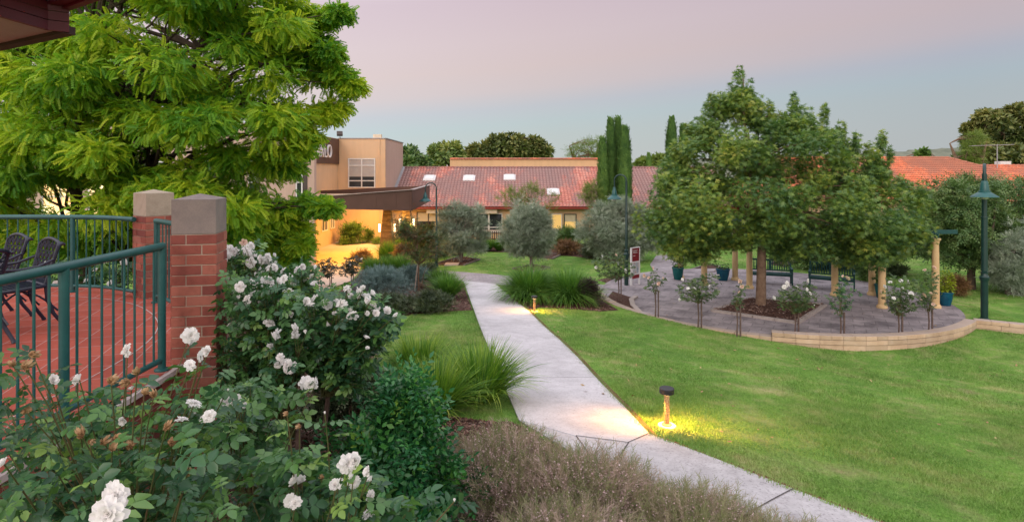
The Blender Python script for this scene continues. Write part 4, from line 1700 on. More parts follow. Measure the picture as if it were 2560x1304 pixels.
V = [v + Vector((0, 0, .04)) for v in (U0 + Vector((-.5, .1, .22)), U1 + Vector((.6, -.6, .22)), Vector((-3, .5, 6.3)), Vector((-8, .5, 7.2)), Vector((-8, 5, 6.2)))]
mb.add(V, [(4, 3, 2, 1, 0)])
parte('roof_sheet', mb, m_darkwood)
# ------------------------------------------------------------------ lamps, bollards, benches, pots, pergola, sign
m_bulb = rough_mat('lamp_glass', [(.62, .62, .58), (.75, .75, .70)], 4, .3, .01)


def street_lamp(label, base, H, rz, shade=.33, arm=.56, pr=.045):
    t = thing('lamp_post', label, 'lamp post', base, rz, 'green lamp posts in the garden')
    s = pr / .045
    s = 1 + (s - 1) * .25
    mb = MB()
    mb.lathe([(.11 * s, -.2), (.11 * s, .05), (.085 * s, .07), (.085 * s, 1.22), (.09 * s, 1.24), (.115 * s, 1.30), (.118 * s, 1.36), (.085 * s, 1.40), (.078 * s, 1.47), (.09 * s, 1.49), (.09 * s, 1.52), (.058 * s, 1.54), (.056 * s, 1.6)], seg=20)
    mb.build('base', m_dgreen, t, True)
    zc = H - arm / 2
    s = pr / .045
    mb = MB()
    mb.tube([(0, 0, 1.55), (0, 0, zc * .7), (0, 0, zc * .7 + .01), (0, 0, zc)], [.056 * s, .052 * s, .045 * s, .043 * s], 14)
    mb.lathe([(.056 * s, -.03), (.06 * s, 0), (.056 * s, .03)], (0, 0, zc * .7), 14)
    mb.build('pole', m_dgreen, t, True)
    mb = MB()
    pts = [(-arm / 2 + arm / 2 * math.cos(a), 0, zc + arm / 2 * math.sin(a)) for a in np.linspace(0, PI, 15)]
    pts += [(-arm, 0, zc - .12), (-arm, 0, zc - .30)]
    mb.tube(pts, .030 * s, 10)
    mb.build('arm', m_dgreen, t, True)
    zs = H - 1.0
    mb = MB()
    k = shade / .33
    mb.lathe([(.045 * s, .50), (.055 * s, .46), (.06 * s, .40), (.10 * k, .33), (.115 * k, .22), (.115 * k, .20), (.15 * k, .19), (.15 * k, .15), (.18 * k, .13), (.33 * k, .015), (.335 * k, 0), (.325 * k, 0), (.17 * k, .10), (.02, .12)], (-arm, 0, zs), 28)
    mb.build('lamp_shade', m_green, t, True)
    mb = MB()
    mb.lathe([(.085 * k, .09), (.10 * k, .0), (.085 * k, -.055), (.04, -.075)], (-arm, 0, zs), 16)
    mb.build('lamp_glass', m_bulb, t, True)
    return t


b_ = at(1566, 718)
street_lamp('green gooseneck lamp post standing beside the red and white sign', b_, (CAMZ - b_.z) + (CY - 437) * b_.y / F, R(-25), .30, .50)
b_ = at(1091, 668)
street_lamp('green gooseneck lamp post in front of the porch, farthest of the lamps', b_, (CAMZ - b_.z) + (CY - 457) * b_.y / F, R(0), .33, .60)
b_ = Vector(((2461 - CX) * 19.0 / F, 19.0, 0))
b_.z = gz(b_.x, b_.y)
street_lamp('thick green lamp post at the right edge behind the block wall', b_, (CAMZ - b_.z) + (CY - 412) * b_.y / F, R(52), .36, .56, .075)

m_black = rough_mat('black_metal', [(.012, .012, .016), (.022, .022, .028)], 6, .45, .05, 60, spec=.5)
m_bstem = rough_mat('speckled_stem', [(.16, .10, .06), (.30, .21, .13), (.46, .36, .24)], 55, .75, .4, 90)
m_pad = rough_mat('concrete_pad', [(.50, .46, .40), (.60, .55, .48)], 10, .9, .2)
m_bemit = emit_mat('bollard_lens', (1, .68, .28), 9)


def bollard(label, base, s, rz, lum=20):
    t = thing('bollard_light', label, 'bollard light', base, rz, 'lit bollards along the path')
    mb = MB()
    mb.lathe([(.115 * s, -.05), (.115 * s, .012), (.11 * s, .016)], seg=28)
    mb.build('pad', m_pad, t, True)
    mb = MB()
    mb.lathe([(.062 * s, .012), (.062 * s, .03), (.034 * s, .034), (.034 * s, .42)], seg=24)
    mb.build('stem', m_bstem, t, True)
    mb = MB()
    mb.lathe([(.034 * s, .415), (.088 * s, .422), (.094 * s, .427), (.094 * s, .485), (.088 * s, .491), (.03, .494)], seg=28)
    mb.build('cap', m_black, t, True)
    mb = MB()
    mb.lathe([(.050 * s, .418), (.078 * s, .418), (.078 * s, .4195), (.050 * s, .4195)], seg=24)
    mb.build('lens', m_bemit, t, True)
    for k, (dx, dy, e) in enumerate(((.085, 0, 6.5), (-.085, .0, 6.5), (0, -.085, .8), (0, .085, .8))):
        l = bpy.data.lights.new('bollard_lamp', 'SPOT')
        l.energy, l.color, l.shadow_soft_size = e * lum, (1.0, .43, .07), .02
        l.spot_size, l.spot_blend = R(128), .7
        o = bpy.data.objects.new('bollard_lamp', l)
        C.objects.link(o)
        o.parent = t
        o.location = (dx * s, dy * s, .405)
        o.rotation_euler = Vector((dx * 8, dy * 8, -1)).to_track_quat('-Z', 'Y').to_euler()
    return t


b_ = at(1667, 1064)
bollard('lit black capped bollard nearest the camera, in the lawn at the bend of the path', b_, 1.0, R(8))
b_ = at(1336, 779)
bollard('small distant lit bollard in front of the two round grass clumps', b_, 1.0, R(8), 12)

# bench
m_bench = rough_mat('bench_green', [(.008, .055, .055), (.014, .08, .078)], 6, .5, .1, 40)


def make_bench(label, loc, rz, L=1.62):
    """faces -Y"""
    t = thing('garden_bench', label, 'bench', loc, rz, 'green slatted benches on the court')
    mb = MB()
    for k in range(6):
        mb.box((0, -.24 + k * .085, .43), (L - .04, .07, .025))
    mb.box((0, -.27, .385), (L - .1, .03, .07))
    mb.build('seat', m_bench, t)
    mb = MB()
    ty = lambda z: .22 + (z - .45) * .22
    mb.bar((-L / 2 + .03, ty(.93), .93), (L / 2 - .03, ty(.93), .93), .04, .075)
    mb.bar((-L / 2 + .03, ty(.52), .52), (L / 2 - .03, ty(.52), .52), .035, .05)
    n = 17
    for k in range(n):
        x = -L / 2 + .09 + (L - .18) * k / (n - 1)
        w = .11 if k == n // 2 else .038
        mb.bar((x, ty(.53), .53), (x, ty(.91), .91), w, .02, up=(0, 1, 0))
    mb.build('backrest', m_bench, t)
    for sx_ in (-1, 1):
        x = sx_ * (L / 2 - .03)
        mb = MB()
        mb.bar((x, .20, 0), (x, .22, .45), .055, .06, up=(0, 1, 0))
        mb.bar((x, .22, .45), (x, ty(.985), .985), .055, .055, up=(0, 1, 0))
        mb.build('leg', m_bench, t)
        mb = MB()
        mb.bar((x, -.27, 0), (x, -.27, .62), .055, .06, up=(0, 1, 0))
        mb.build('leg', m_bench, t)
        mb = MB()
        mb.bar((x, -.32, .645), (x, .24, .655), .065, .035)
        mb.bar((x, -.24, .37), (x, .19, .37), .04, .06)
        mb.build('armrest', m_bench, t)
    return t


b1 = make_bench('dark green slatted bench just right of the plane tree trunk', (10.72, 24.85, 0), R(-18))
b2 = copy_tree(b1)
b2['label'] = 'dark green slatted bench farther right, partly behind a cream column'
b2.location = (12.65, 23.75, 0)
b2.rotation_euler = (0, 0, R(-30))

# columns and pergola beams
m_col = rough_mat('column_sandstone', [(.58, .40, .20), (.66, .48, .26)], 2, .85, .12, 60)


def column(label, x, y):
    t = thing('column', label, 'column', (x, y, 0), 0, 'cream columns of the pergola')
    mb = MB()
    mb.lathe([(.17, 0), (.17, .06), (.145, .09), (.125, .13)], seg=20)
    mb.build('base', m_col, t, True)
    mb = MB()
    mb.lathe([(.115, .12), (.118, .5), (.112, 1.3), (.098, 2.18)], seg=20)
    mb.build('shaft', m_col, t, True)
    mb = MB()
    mb.lathe([(.098, 2.17), (.115, 2.19), (.11, 2.23), (.14, 2.28), (.155, 2.30), (.155, 2.35)], seg=20)
    mb.build('capital', m_col, t, True)
    return t


COLS = [(7.30, 26.0, 'cream column beside the teal pot nearest the sign'), (7.85, 24.5, 'cream column standing behind the white standard rose left of the plane tree'),
        (9.52, 25.6, 'cream column immediately right of the wide blue pot'), (9.42, 23.8, 'cream column immediately left of the plane tree trunk'),
        (12.05, 22.4, 'cream column in front of the right hand bench'), (13.5, 22.5, 'cream column behind the others with a dark pot at its foot'),
        (12.55, 20.35, 'cream column with flared foot left of the fullest white standard rose'), (14.4, 20.4, 'whole cream column with capital under the free end of the pergola beam')]
for x, y, l in COLS:
    column(l, x, y)
PG = thing('pergola', 'dark green timber pergola beams carried on the cream columns', 'pergola', (9, 22, 2.36))


def partp(name, mb):
    return mb.build(name, m_bench, PG, origin=(9, 22, 2.36))


out = [(7.30, 26.0), (9.52, 25.6), (11.9, 24.6), (13.5, 22.5), (14.4, 20.4)]
inn = [(7.85, 24.5), (9.42, 23.8), (11.0, 23.2), (12.05, 22.4), (12.55, 20.35)]
for ring in (out, inn):
    for p, q_ in zip(ring, ring[1:]):
        mb = MB()
        p, q_ = Vector((*p, 2.43)), Vector((*q_, 2.43))
        d_ = (q_ - p).normalized()
        mb.bar(p - d_ * .1, q_ + d_ * .1, .06, .16 - .002 * (q_.x))
        partp('ring_beam', mb)
for (p, q_) in zip(inn, out):
    mb = MB()
    p, q_ = Vector((*p, 2.57)), Vector((*q_, 2.57))
    d_ = (q_ - p).normalized()
    mb.bar(p - d_ * .6, q_ + d_ * .75, .05, .14)
    partp('rafter', mb)


# pots
def pot_mat(name, a, b2_):
    m, nt, b = mat(name)
    c = ramp(nt, noise(nt, 5, 4), [(.3, a), (.7, b2_)])
    nt.links.new(c, b.inputs['Base Color'])
    b.inputs['Roughness'].default_value = .22
    return m


m_pot = pot_mat('blue_glaze', (.004, .05, .10), (.008, .10, .16))
m_pot2 = pot_mat('teal_glaze', (.004, .07, .075), (.008, .13, .125))
m_psoil = rough_mat('pot_soil', [(.03, .018, .012), (.06, .04, .03)], 20, .95, .5)
m_potleaf = leaf_mat('pot_leaf', [(0, (.015, .04, .012)), (.5, (.04, .09, .02)), (1, (.08, .15, .03))])
m_yelleaf = leaf_mat('yellow_leaf', [(0, (.12, .20, .01)), (.5, (.28, .36, .02)), (1, (.45, .48, .04))])


def plant_pot(label, loc, w, h, m, leaf=None, lh=.3, lr=.25, n=140, twist=0):
    t = thing('plant_pot', label, 'pot', loc, 0, 'glazed pots on the court')
    mb = MB()
    r = w / 2
    prof = [(r * .62, 0), (r * .66, .02), (r * .86, h * .5), (r * .95, h * .86), (r * 1.0, h * .88), (r * 1.02, h * .97), (r * .98, h), (r * .90, h), (r * .86, h * .9)]
    mb.lathe(prof, seg=32)
    mb.build('bowl', m, t, True)
    mb = MB()
    mb.lathe([(r * .86, h * .88), (.01, h * .90)], seg=20)
    mb.build('soil', m_psoil, t)
    if leaf:
        pos, f, u = clump_leaves((0, 0, h + lh * .5), (lr, lr, lh), n, .2, .3)
        v, f_, rn = scatter(SIMPLE, pos, f, u, .11, None)
        mesh_np('plant', v, f_, leaf, t, rn)
    return t


plant_pot('teal pot with a small plant beside the column nearest the sign', (7.12, 25.75, 0), .50, .52, m_pot2, m_potleaf)
plant_pot('wide blue pot with low plant beside the cream columns left of the plane tree', (8.98, 25.55, 0), .58, .50, m_pot, m_potleaf, .15, .28, 90)
plant_pot('bright blue pot with tall yellow green shrub beside the end column', (14.98, 20.75, 0), .50, .48, m_pot, m_yelleaf, .52, .27, 420)
plant_pot('dark teal pot mostly hidden between two cream columns at right', (13.55, 22.05, 0), .42, .5, m_pot2, m_potleaf)

# sign
m_signw = rough_mat('sign_white', [(.70, .70, .70), (.80, .80, .80)], 4, .45, .01)
m_signr = rough_mat('sign_red', [(.19, .010, .018), (.25, .014, .024)], 4, .45, .01)
m_map, nt, b = mat('sign_map')
nt.links.new(ramp(nt, noise(nt, 6, 4), [(.3, (.12, .17, .22)), (.45, (.35, .42, .46)), (.55, (.5, .5, .48)), (.66, (.28, .10, .09))]), b.inputs['Base Color'])
b_ = at(1588, 717)
SG = thing('site_sign', 'slim white and dark red notice board on two posts beside the lamp', 'sign', b_, R(42))
mb = MB()
mb.box((-.27, 0, .75), (.07, .06, 1.66))
mb.build('post', m_signw, SG, bevel=.004)
mb = MB()
mb.box((.27, 0, .72), (.05, .06, 1.72))
mb.build('post', m_signw, SG, bevel=.004)
mb = MB()
mb.box((0, 0, .97), (.49, .035, 1.24))
pn = mb.build('panel', m_signr, SG)
mb = MB()
mb.box((0, -.021, .78), (.47, .008, .55))
mp_ = mb.build('map', m_signw, pn)
mb = MB()
mb.box((0, -.027, .78), (.38, .006, .44))
mb.build('map_print', m_map, mp_)
mb = MB()
for k, (w, z) in enumerate(((.30, 1.50), (.24, 1.45), (.30, 1.40), (.14, 1.28))):
    mb.box((-.17 + w / 2, -.0205, z), (w, .005, .016))
mb.build('lettering', m_signw, pn)
mb = MB()
mb.box((0, 0, 1.605), (.62, .05, .03))
mb.build('sign_cap', m_signw, SG)

# small things
m_stonep = rough_mat('paver_pink', [(.42, .33, .28), (.52, .42, .36)], 6, .9, .2)
b_ = at(1130, 660, .04)
mb = MB()
mb.box((b_.x, b_.y, b_.z), (.75, .8, .08))
tag(mb.build('stepping_slab', m_stonep), 'pale square slab lying on the lawn in front of the left olive tree', 'slab')
b_ = at(1415, 602)
t = thing('path_light', 'small black lantern with pale glass standing among the shrubs', 'garden light', (b_.x, b_.y, b_.z))
mb = MB()
mb.tube([(0, 0, 0), (0, 0, .45)], .04, 8)
mb.build('post', m_black, t, True)
mb = MB()
mb.lathe([(.09, .45), (.09, .62)], seg=12)
mb.build('lamp_glass', m_bulb, t, True)
mb = MB()
mb.lathe([(.13, .62), (.13, .66), (.03, .72)], seg=12)
mb.build('cap', m_black, t, True)
# picket fence in front of the tiled building
m_fence = rough_mat('fence_brown', [(.06, .035, .025), (.10, .06, .04)], 6, .8, .1)
x0, x1, y = (1192 - CX) * 43.5 / F, (1262 - CX) * 43.5 / F, 43.5
g0 = gz(0, y)
FN = thing('picket_fence', 'low brown picket fence between the olive trees below the windows', 'fence', ((x0 + x1) / 2, y, g0))
mb = MB()
w = x1 - x0
for k in range(15):
    mb.box((-w / 2 + w * (k + .5) / 15, 0, .42), (.075, .02, .8))
mb.build('picket_panel', m_fence, FN)
mb = MB()
for z in (.25, .68):
    mb.box((0, .025, z), (w, .03, .07))
mb.build('rail', m_fence, FN)
mb = MB()
mb.box((0, .03, .9), (w, .06, .035))
mb.build('top_rail', m_pink, FN)
# stepped edging of the tree squares
m_timber = rough_mat('edging_timber', [(.16, .13, .12), (.24, .20, .18)], 8, .9, .3)
for poly, l in ((SQ[0], 'grey edging round the mulch at the left olive tree'), (SQ[1], 'grey edging round the mulch at the middle olive tree'), (SQ[2], 'grey edging of the mulch square behind the middle olive tree'), (SQ[4], 'grey edging of the mulch square between the two pots'), (SQ[5], 'grey edging of the mulch square behind the left bench')):
    mb = MB()
    for k in range(1, len(poly)):
        p, q_ = Vector((*poly[k - 1], gz(*poly[k - 1]) + .03)), Vector((*poly[k], gz(*poly[k]) + .03))
        mb.bar(p, q_, .08, .10)
    tag(mb.build('bed_edging', m_timber), l, 'garden edging', 'edgings of the tree squares')
# ------------------------------------------------------------------ trees and plants
m_bark = rough_mat('bark_dark', [(.055, .04, .03), (.10, .075, .055)], 7, .95, .6, 60)
m_bark2 = rough_mat('bark_brown', [(.11, .07, .05), (.19, .125, .085), (.24, .17, .12)], 6, .95, .6, 50)
m_barkg = rough_mat('bark_grey', [(.16, .13, .11), (.26, .22, .19)], 6, .95, .6, 50)
m_robinia = leaf_mat('robinia_leaf', [(.08, (.07, .24, .045)), (.28, (.16, .40, .04)), (.52, (.32, .54, .036)), (.8, (.60, .70, .045))], .55, .5, .7)
m_plane = leaf_mat('plane_leaf', [(.08, (.05, .125, .052)), (.36, (.11, .215, .065)), (.62, (.21, .32, .065)), (.86, (.38, .43, .08)), (1, (.48, .38, .10))], .4, .4, .7)
m_olive = leaf_mat('olive_leaf', [(.1, (.13, .18, .12)), (.5, (.27, .34, .25)), (.9, (.50, .56, .44))], .15, .55, 1.2)
m_cyp = leaf_mat('cypress_leaf', [(.1, (.04, .11, .025)), (.5, (.10, .21, .04)), (.9, (.20, .32, .065))], .1, .7, 1.0)
m_euc = leaf_mat('eucalypt_leaf', [(.1, (.08, .15, .045)), (.45, (.18, .26, .06)), (.85, (.40, .40, .10))], .15, .6, .12)  # yellow stops of both gum leaves paint warm light onto the crowns
m_euc2 = leaf_mat('eucalypt_leaf_dark', [(.1, (.055, .09, .03)), (.45, (.13, .17, .045)), (.85, (.30, .28, .08))], .15, .6, .15)
m_pear = leaf_mat('pear_leaf', [(.1, (.045, .11, .04)), (.5, (.10, .19, .055)), (.85, (.22, .30, .10)), (1, (.33, .25, .13))], .2, .4, .8)
m_myrtle = leaf_mat('myrtle_leaf', [(.1, (.03, .06, .02)), (.5, (.075, .13, .035)), (.75, (.20, .13, .06)), (.95, (.34, .15, .09))], .2, .5, 1.4)
m_willow = leaf_mat('feathery_leaf', [(.1, (.10, .17, .03)), (.9, (.26, .34, .07))], .35, .6, 1.2)
m_rose = leaf_mat('rose_leaf', [(.1, (.018, .068, .034)), (.42, (.044, .132, .052)), (.70, (.10, .235, .06)), (.92, (.28, .44, .09))], .3, .36, 2.2, .5)
m_murraya = leaf_mat('glossy_leaf', [(.1, (.015, .085, .038)), (.45, (.030, .155, .05)), (.75, (.075, .27, .055)), (.94, (.32, .52, .05))], .25, .3, 2.2, .5)
m_dkhedge = leaf_mat('dark_hedge_leaf', [(.1, (.03, .055, .028)), (.6, (.075, .11, .045)), (.95, (.16, .19, .08))], .1, .5, 2.5)
m_greyb = leaf_mat('grey_blue_leaf', [(.1, (.075, .14, .135)), (.6, (.16, .25, .235)), (.95, (.30, .40, .36))], .1, .6, 1.8)
m_purple = leaf_mat('purple_leaf', [(.1, (.02, .014, .018)), (.6, (.05, .032, .035)), (.95, (.10, .06, .06))], .1, .5, 2.5)
m_shrub = leaf_mat('shrub_leaf', [(.1, (.045, .11, .03)), (.5, (.10, .20, .045)), (.9, (.23, .32, .08))], .2, .5, 1.2)
m_ember = leaf_mat('russet_leaf', [(.1, (.10, .055, .025)), (.6, (.22, .12, .05)), (.95, (.32, .20, .07))], .15, .6, 1.4)
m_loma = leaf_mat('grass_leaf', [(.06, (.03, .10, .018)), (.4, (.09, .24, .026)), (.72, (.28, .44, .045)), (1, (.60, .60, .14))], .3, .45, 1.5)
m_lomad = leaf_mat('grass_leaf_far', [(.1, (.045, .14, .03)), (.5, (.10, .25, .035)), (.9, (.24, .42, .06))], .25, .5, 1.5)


def limb(mb, a, b_, r0, r1, sag=.12, wob=.06, n=7, seg=7):
    a, b_ = Vector(a), Vector(b_)
    L = (b_ - a).length
    pts = []
    for i in range(n + 1):
        t = i / n
        p = a.lerp(b_, t)
        p = p + Vector((random.uniform(-1, 1), random.uniform(-1, 1), 0)) * L * wob * (.3 + t) * (0 < i < n) * .5 + Vector((0, 0, sag * L * math.sin(PI * t)))
        pts.append(p)
    mb.tube(pts, [r0 + (r1 - r0) * (i / n) for i in range(n + 1)], seg)
    return pts


def foliage(name, clumps, tpl, size, n, m, parent, org, droop=.3, inner=.35, var=.35, upbias=0.0):
    PP, FFw, UU, SS, RR = [], [], [], [], []
    for q in clumps:
        c, r = q[0], q[1]
        r = np.array(r if hasattr(r, '__len__') else (r, r, r * .75))
        k = max(6, int(n * rng.uniform(.8, 1.2) * (q[2] if len(q) > 2 else 1)))
        p, f, u = clump_leaves(np.array(c), r, k, droop, inner, upbias)
        PP.append(p)
        FFw.append(f)
        UU.append(u)
        SS.append(size * (1 - var / 2 + var * rng.random(k)))
        RR.append(np.clip(rng.random(k) * .8 + rng.uniform(-.1, .3), 0, 1))
    p = np.concatenate(PP) - np.array(org)
    V, Fc, rn = scatter(tpl, p, np.concatenate(FFw), np.concatenate(UU), np.concatenate(SS), np.concatenate(RR))
    return mesh_np(name, V, Fc, m, parent, rn)


def tree(name, label, cat, trunks, clumps, tpl, size, n, leafm, bark, group=None, limbs=.6, r_limb=.03, droop=.3, inner=.35, upbias=0.0, crown='crown', fork=.55, fork_min=-9.0):
    """trunks: list of [(point, radius), ...]; limbs run from the trunks into the clumps"""
    base = Vector(trunks[0][0][0])
    t = thing(name, label, cat, base, 0, group)
    mb = MB()
    for tr in trunks:
        mb.tube([p for p, r in tr], [r for p, r in tr], 10)
    for q in clumps:
        c = q[0]
        if random.random() < limbs and len(q) < 3:
            tr = random.choice(trunks)
            lo = [q for q in tr if fork_min < q[0][2] < c[2] - .15] or [[q for q in tr if q[0][2] > fork_min][0]]
            k = lo[-1] if random.random() < fork else random.choice(lo[len(lo) // 2:])
            limb(mb, k[0], c, min(r_limb, k[1] * .8), .008 if r_limb < .1 else .02, .10, .10)
    mb.build('trunk', bark, t, True, origin=base)
    foliage(crown, clumps, tpl, size, n, leafm, t, base, droop, inner, upbias=upbias)
    return t


def px_clumps(poly, d0, dsp, n, rad, holes=(), mind=.6, flat=.7, edge=70.0):
    """clump centres inside an outline of the photograph, spread in depth like a round crown"""
    poly = [(float(a), float(b)) for a, b in poly]
    xs_, ys_ = zip(*poly)
    out = []
    tries = 0
    while len(out) < n and tries < n * 60:
        tries += 1
        x, y = random.uniform(min(xs_), max(xs_)), random.uniform(min(ys_), max(ys_))
        if not inpoly(np.array([x]), np.array([y]), poly)[0]:
            continue
        if any(math.hypot(x - hx, y - hy) < hr for hx, hy, hr in holes):
            continue
        e = min(math.hypot(x - (ax + (bx - ax) * t), y - (ay + (by - ay) * t)) for (ax, ay), (bx, by) in zip(poly, poly[1:] + poly[:1])
                for t in [max(0, min(1, ((x - ax) * (bx - ax) + (y - ay) * (by - ay)) / max(1e-6, (bx - ax) ** 2 + (by - ay) ** 2)))])
        k = min(1, math.sqrt(max(e, 6) / edge / 2))
        d = d0 + random.uniform(-1, 1) * dsp * k
        r = random.uniform(*rad) * (1 if e > edge * .4 else .75)
        p = P(x, y, d)
        if any((p - q).length < mind * (r + rr) * .5 for q, rr in out):
            continue
        out.append((p, r))
    return [(tuple(p), (r, r, r * flat)) for p, r in out]


# --- golden robinia behind the terrace
POLY = [(-160, -200), (620, -260), (720, -40), (770, 40), (800, 120), (840, 200), (845, 240), (800, 285), (760, 340), (715, 400), (700, 460), (725, 520), (715, 570), (700, 620), (700, 660), (640, 680), (560, 660), (420, 640), (250, 660), (60, 640), (-160, 620)]
holes = ((560, 205, 26), (480, 135, 22), (330, 225, 16), (40, 150, 40), (232, 455, 42), (640, 330, 16), (690, 90, 18), (545, 470, 22))
cl = px_clumps(POLY, 12.6, 2.4, 225, (.42, .78), holes, .62, .55)
for x, y, r in ((850, 32, .22), (815, 45, .25), (780, 55, .3), (880, 215, .22), (850, 190, .28), (820, 180, .3), (840, 268, .25), (815, 285, .28), (800, 110, .3), (825, 130, .22), (790, 150, .3), (740, 80, .3), (735, 20, .35),
                (825, 518, .17), (800, 516, .2), (772, 510, .26), (745, 520, .3), (740, 575, .26), (752, 610, .18), (735, 640, .25), (700, 665, .26), (650, 690, .25), (770, 345, .22), (745, 375, .25), (720, 420, .25), (60, 110, .25), (20, 170, .22), (270, 500, .3), (300, 430, .3), (170, 430, .3)):
    p = P(x, y, 12.2 + random.uniform(-.4, .6))
    cl.append((tuple(p), (r * 1.2, r * 1.2, r * .6)))
g0 = gz(-9.2, 13.2)
tr1 = [((-9.2, 13.2, g0 - .1), .17), ((-9.35, 13.1, 2.6), .135), ((-9.45, 13.0, 4.2), .115), ((-9.3, 12.9, 5.8), .09), ((-8.9, 12.8, 7.5), .06), ((-8.6, 12.8, 9.2), .03)]
tr2 = [((-9.05, 13.2, g0 - .1), .15), ((-8.5, 13.0, 2.4), .12), ((-8.0, 12.8, 4.0), .10), ((-7.3, 12.7, 5.6), .075), ((-6.6, 12.7, 7.2), .05), ((-6.2, 12.7, 8.6), .025)]
tree('golden_robinia_tree', 'large bright yellow green feathery tree filling the left side behind the terrace', 'tree', [tr1, tr2], cl, PINNATE, .185, 290, m_robinia, m_bark, limbs=.85, r_limb=.05, droop=.35, inner=.15, upbias=.25)

# --- the plane tree in the court
POLY = [(1848, 215), (1900, 290), (1960, 300), (1990, 280), (2060, 320), (2120, 370), (2190, 400), (2235, 450), (2310, 500), (2330, 560), (2290, 630), (2200, 650), (2100, 652), (2000, 645), (1900, 622), (1800, 650), (1700, 645), (1655, 600), (1612, 555), (1615, 510), (1640, 450), (1690, 380), (1740, 330), (1780, 290), (1810, 240)]
cl = px_clumps(POLY, 20.6, 3.2, 210, (.45, .85), ((1860, 645, 40),), .55, .75)
for x, y, r in ((1850, 180, .2), (1846, 205, .3), (1830, 225, .25), (1875, 225, .3), (1780, 240, .18), (1800, 260, .3), (1985, 245, .18), (1985, 270, .28), (2062, 272, .18), (2058, 300, .28), (2105, 315, .18), (2095, 340, .3), (2140, 345, .2), (2208, 335, .16), (2200, 360, .22), (2190, 390, .28), (2225, 375, .14),
                (1720, 318, .18), (1730, 345, .28), (1690, 372, .22), (1760, 300, .25), (2250, 455, .28), (2300, 500, .3), (2330, 575, .3), (1595, 545, .28), (1925, 265, .2), (1930, 295, .28), (2030, 300, .2), (2170, 372, .2)):
    cl.append((tuple(P(x, y + 12, 20.5 + random.uniform(-.5, .5))), (r * .62, r * .62, r * 2.2), .30))
tb = Vector(((1902 - CX) * 20.5 / F, 20.5, .0))
tp = [((tb.x, tb.y, -.05), .23), ((tb.x, tb.y, .12), .175), ((tb.x + .02, tb.y, 1.2), .155), ((tb.x + .03, tb.y, 2.0), .14), ((tb.x - .1, tb.y, 3.2), .11), ((tb.x - .35, tb.y, 4.6), .08), ((tb.x - .55, tb.y, 6.2), .045), ((tb.x - .6, tb.y, 7.8), .015)]
tree('plane_tree', 'broad bushy plane tree growing from the diamond mulch bed in the paved court', 'tree', [tp], cl, LOBED, .13, 260, m_plane, m_bark2, limbs=.3, r_limb=.035, droop=.25, inner=.15, upbias=.15, fork_min=2.3)

# --- olive trees on the middle lawn
def olive(label, px, py, clp, d=None, h=1.2, rad=(.2, .36), n=70, k=95, forks=2):
    b_ = at(px, py)
    cl = px_clumps(clp, b_.y, 1.1, n, rad, (), .5, .8, 40)
    cz = min(c[0][2] for c in cl) + .4
    for i in range(16):
        (x_, y_, z_), r_ = random.choice(cl)[:2]
        cl.append(((x_ + random.uniform(-.15, .15), y_, z_ + .45), (.12, .12, .42), .25))
    trs = []
    for i in range(forks):
        o_ = (i - (forks - 1) / 2) * .35
        trs.append([((b_.x, b_.y, b_.z - .05), .09), ((b_.x + o_ * .4, b_.y, b_.z + .5), .07), ((b_.x + o_, b_.y, cz + .6), .05), ((b_.x + o_ * 1.6, b_.y, cz + 1.5), .02)])
    return tree('olive_tree', label, 'tree', trs, cl, OSPRIG, .30, k, m_olive, m_barkg, 'olive trees on the lawn', .5, .025, 0.0, .3, .3)


olive('grey green olive tree at left, between the lamp post and the picket fence', 1152, 655, [(1110, 530), (1140, 512), (1165, 530), (1195, 520), (1215, 560), (1215, 620), (1170, 635), (1120, 635), (1095, 600), (1100, 560)])
olive('round grey olive tree in the middle of the lawn behind the large grass clumps', 1328, 668, [(1275, 535), (1320, 515), (1365, 530), (1385, 580), (1382, 620), (1340, 640), (1285, 635), (1258, 600), (1258, 560)], forks=1)
olive('large grey olive tree behind the right hand lamp and the sign', 1530, 655, [(1470, 545), (1500, 515), (1560, 505), (1600, 520), (1640, 560), (1640, 620), (1580, 650), (1500, 640), (1455, 610), (1450, 570)], n=120, rad=(.26, .46), k=105)
olive('grey olive tree cut off by the right edge beside the thick lamp', 2520, 735, [(2490, 620), (2530, 590), (2600, 590), (2640, 660), (2620, 720), (2540, 730), (2480, 700)], n=60, k=100)

# --- ornamental trees behind the court
def back_tree(label, px, py, clp, n, m, tpl, size, k, dsp=1.6, rad=(.35, .7), d=None, bark=m_bark, name='ornamental_tree', fork3=True):
    b_ = at(px, py)
    if d:
        b_ = Vector(((px - CX) * d / F, d, gz((px - CX) * d / F, d)))
    cl = px_clumps(clp, b_.y, dsp, n, rad, (), .5, .75, 60)
    zt = max(c[0][2] for c in cl)
    trs = [[((b_.x, b_.y, b_.z - .1), .16), ((b_.x, b_.y, b_.z + .7), .13), ((b_.x + dx * .35, b_.y, b_.z + 1.3), .085), ((b_.x + dx, b_.y, b_.z + 2.1), .06), ((b_.x + dx * 1.3, b_.y, zt - .5), .02)] for dx in ((-.9, .1, .8) if fork3 else (0,))]
    return tree(name, label, 'tree', trs, cl, tpl, size, k, m, bark, 'trees behind the court', .6, .04, .15, .3, .2)


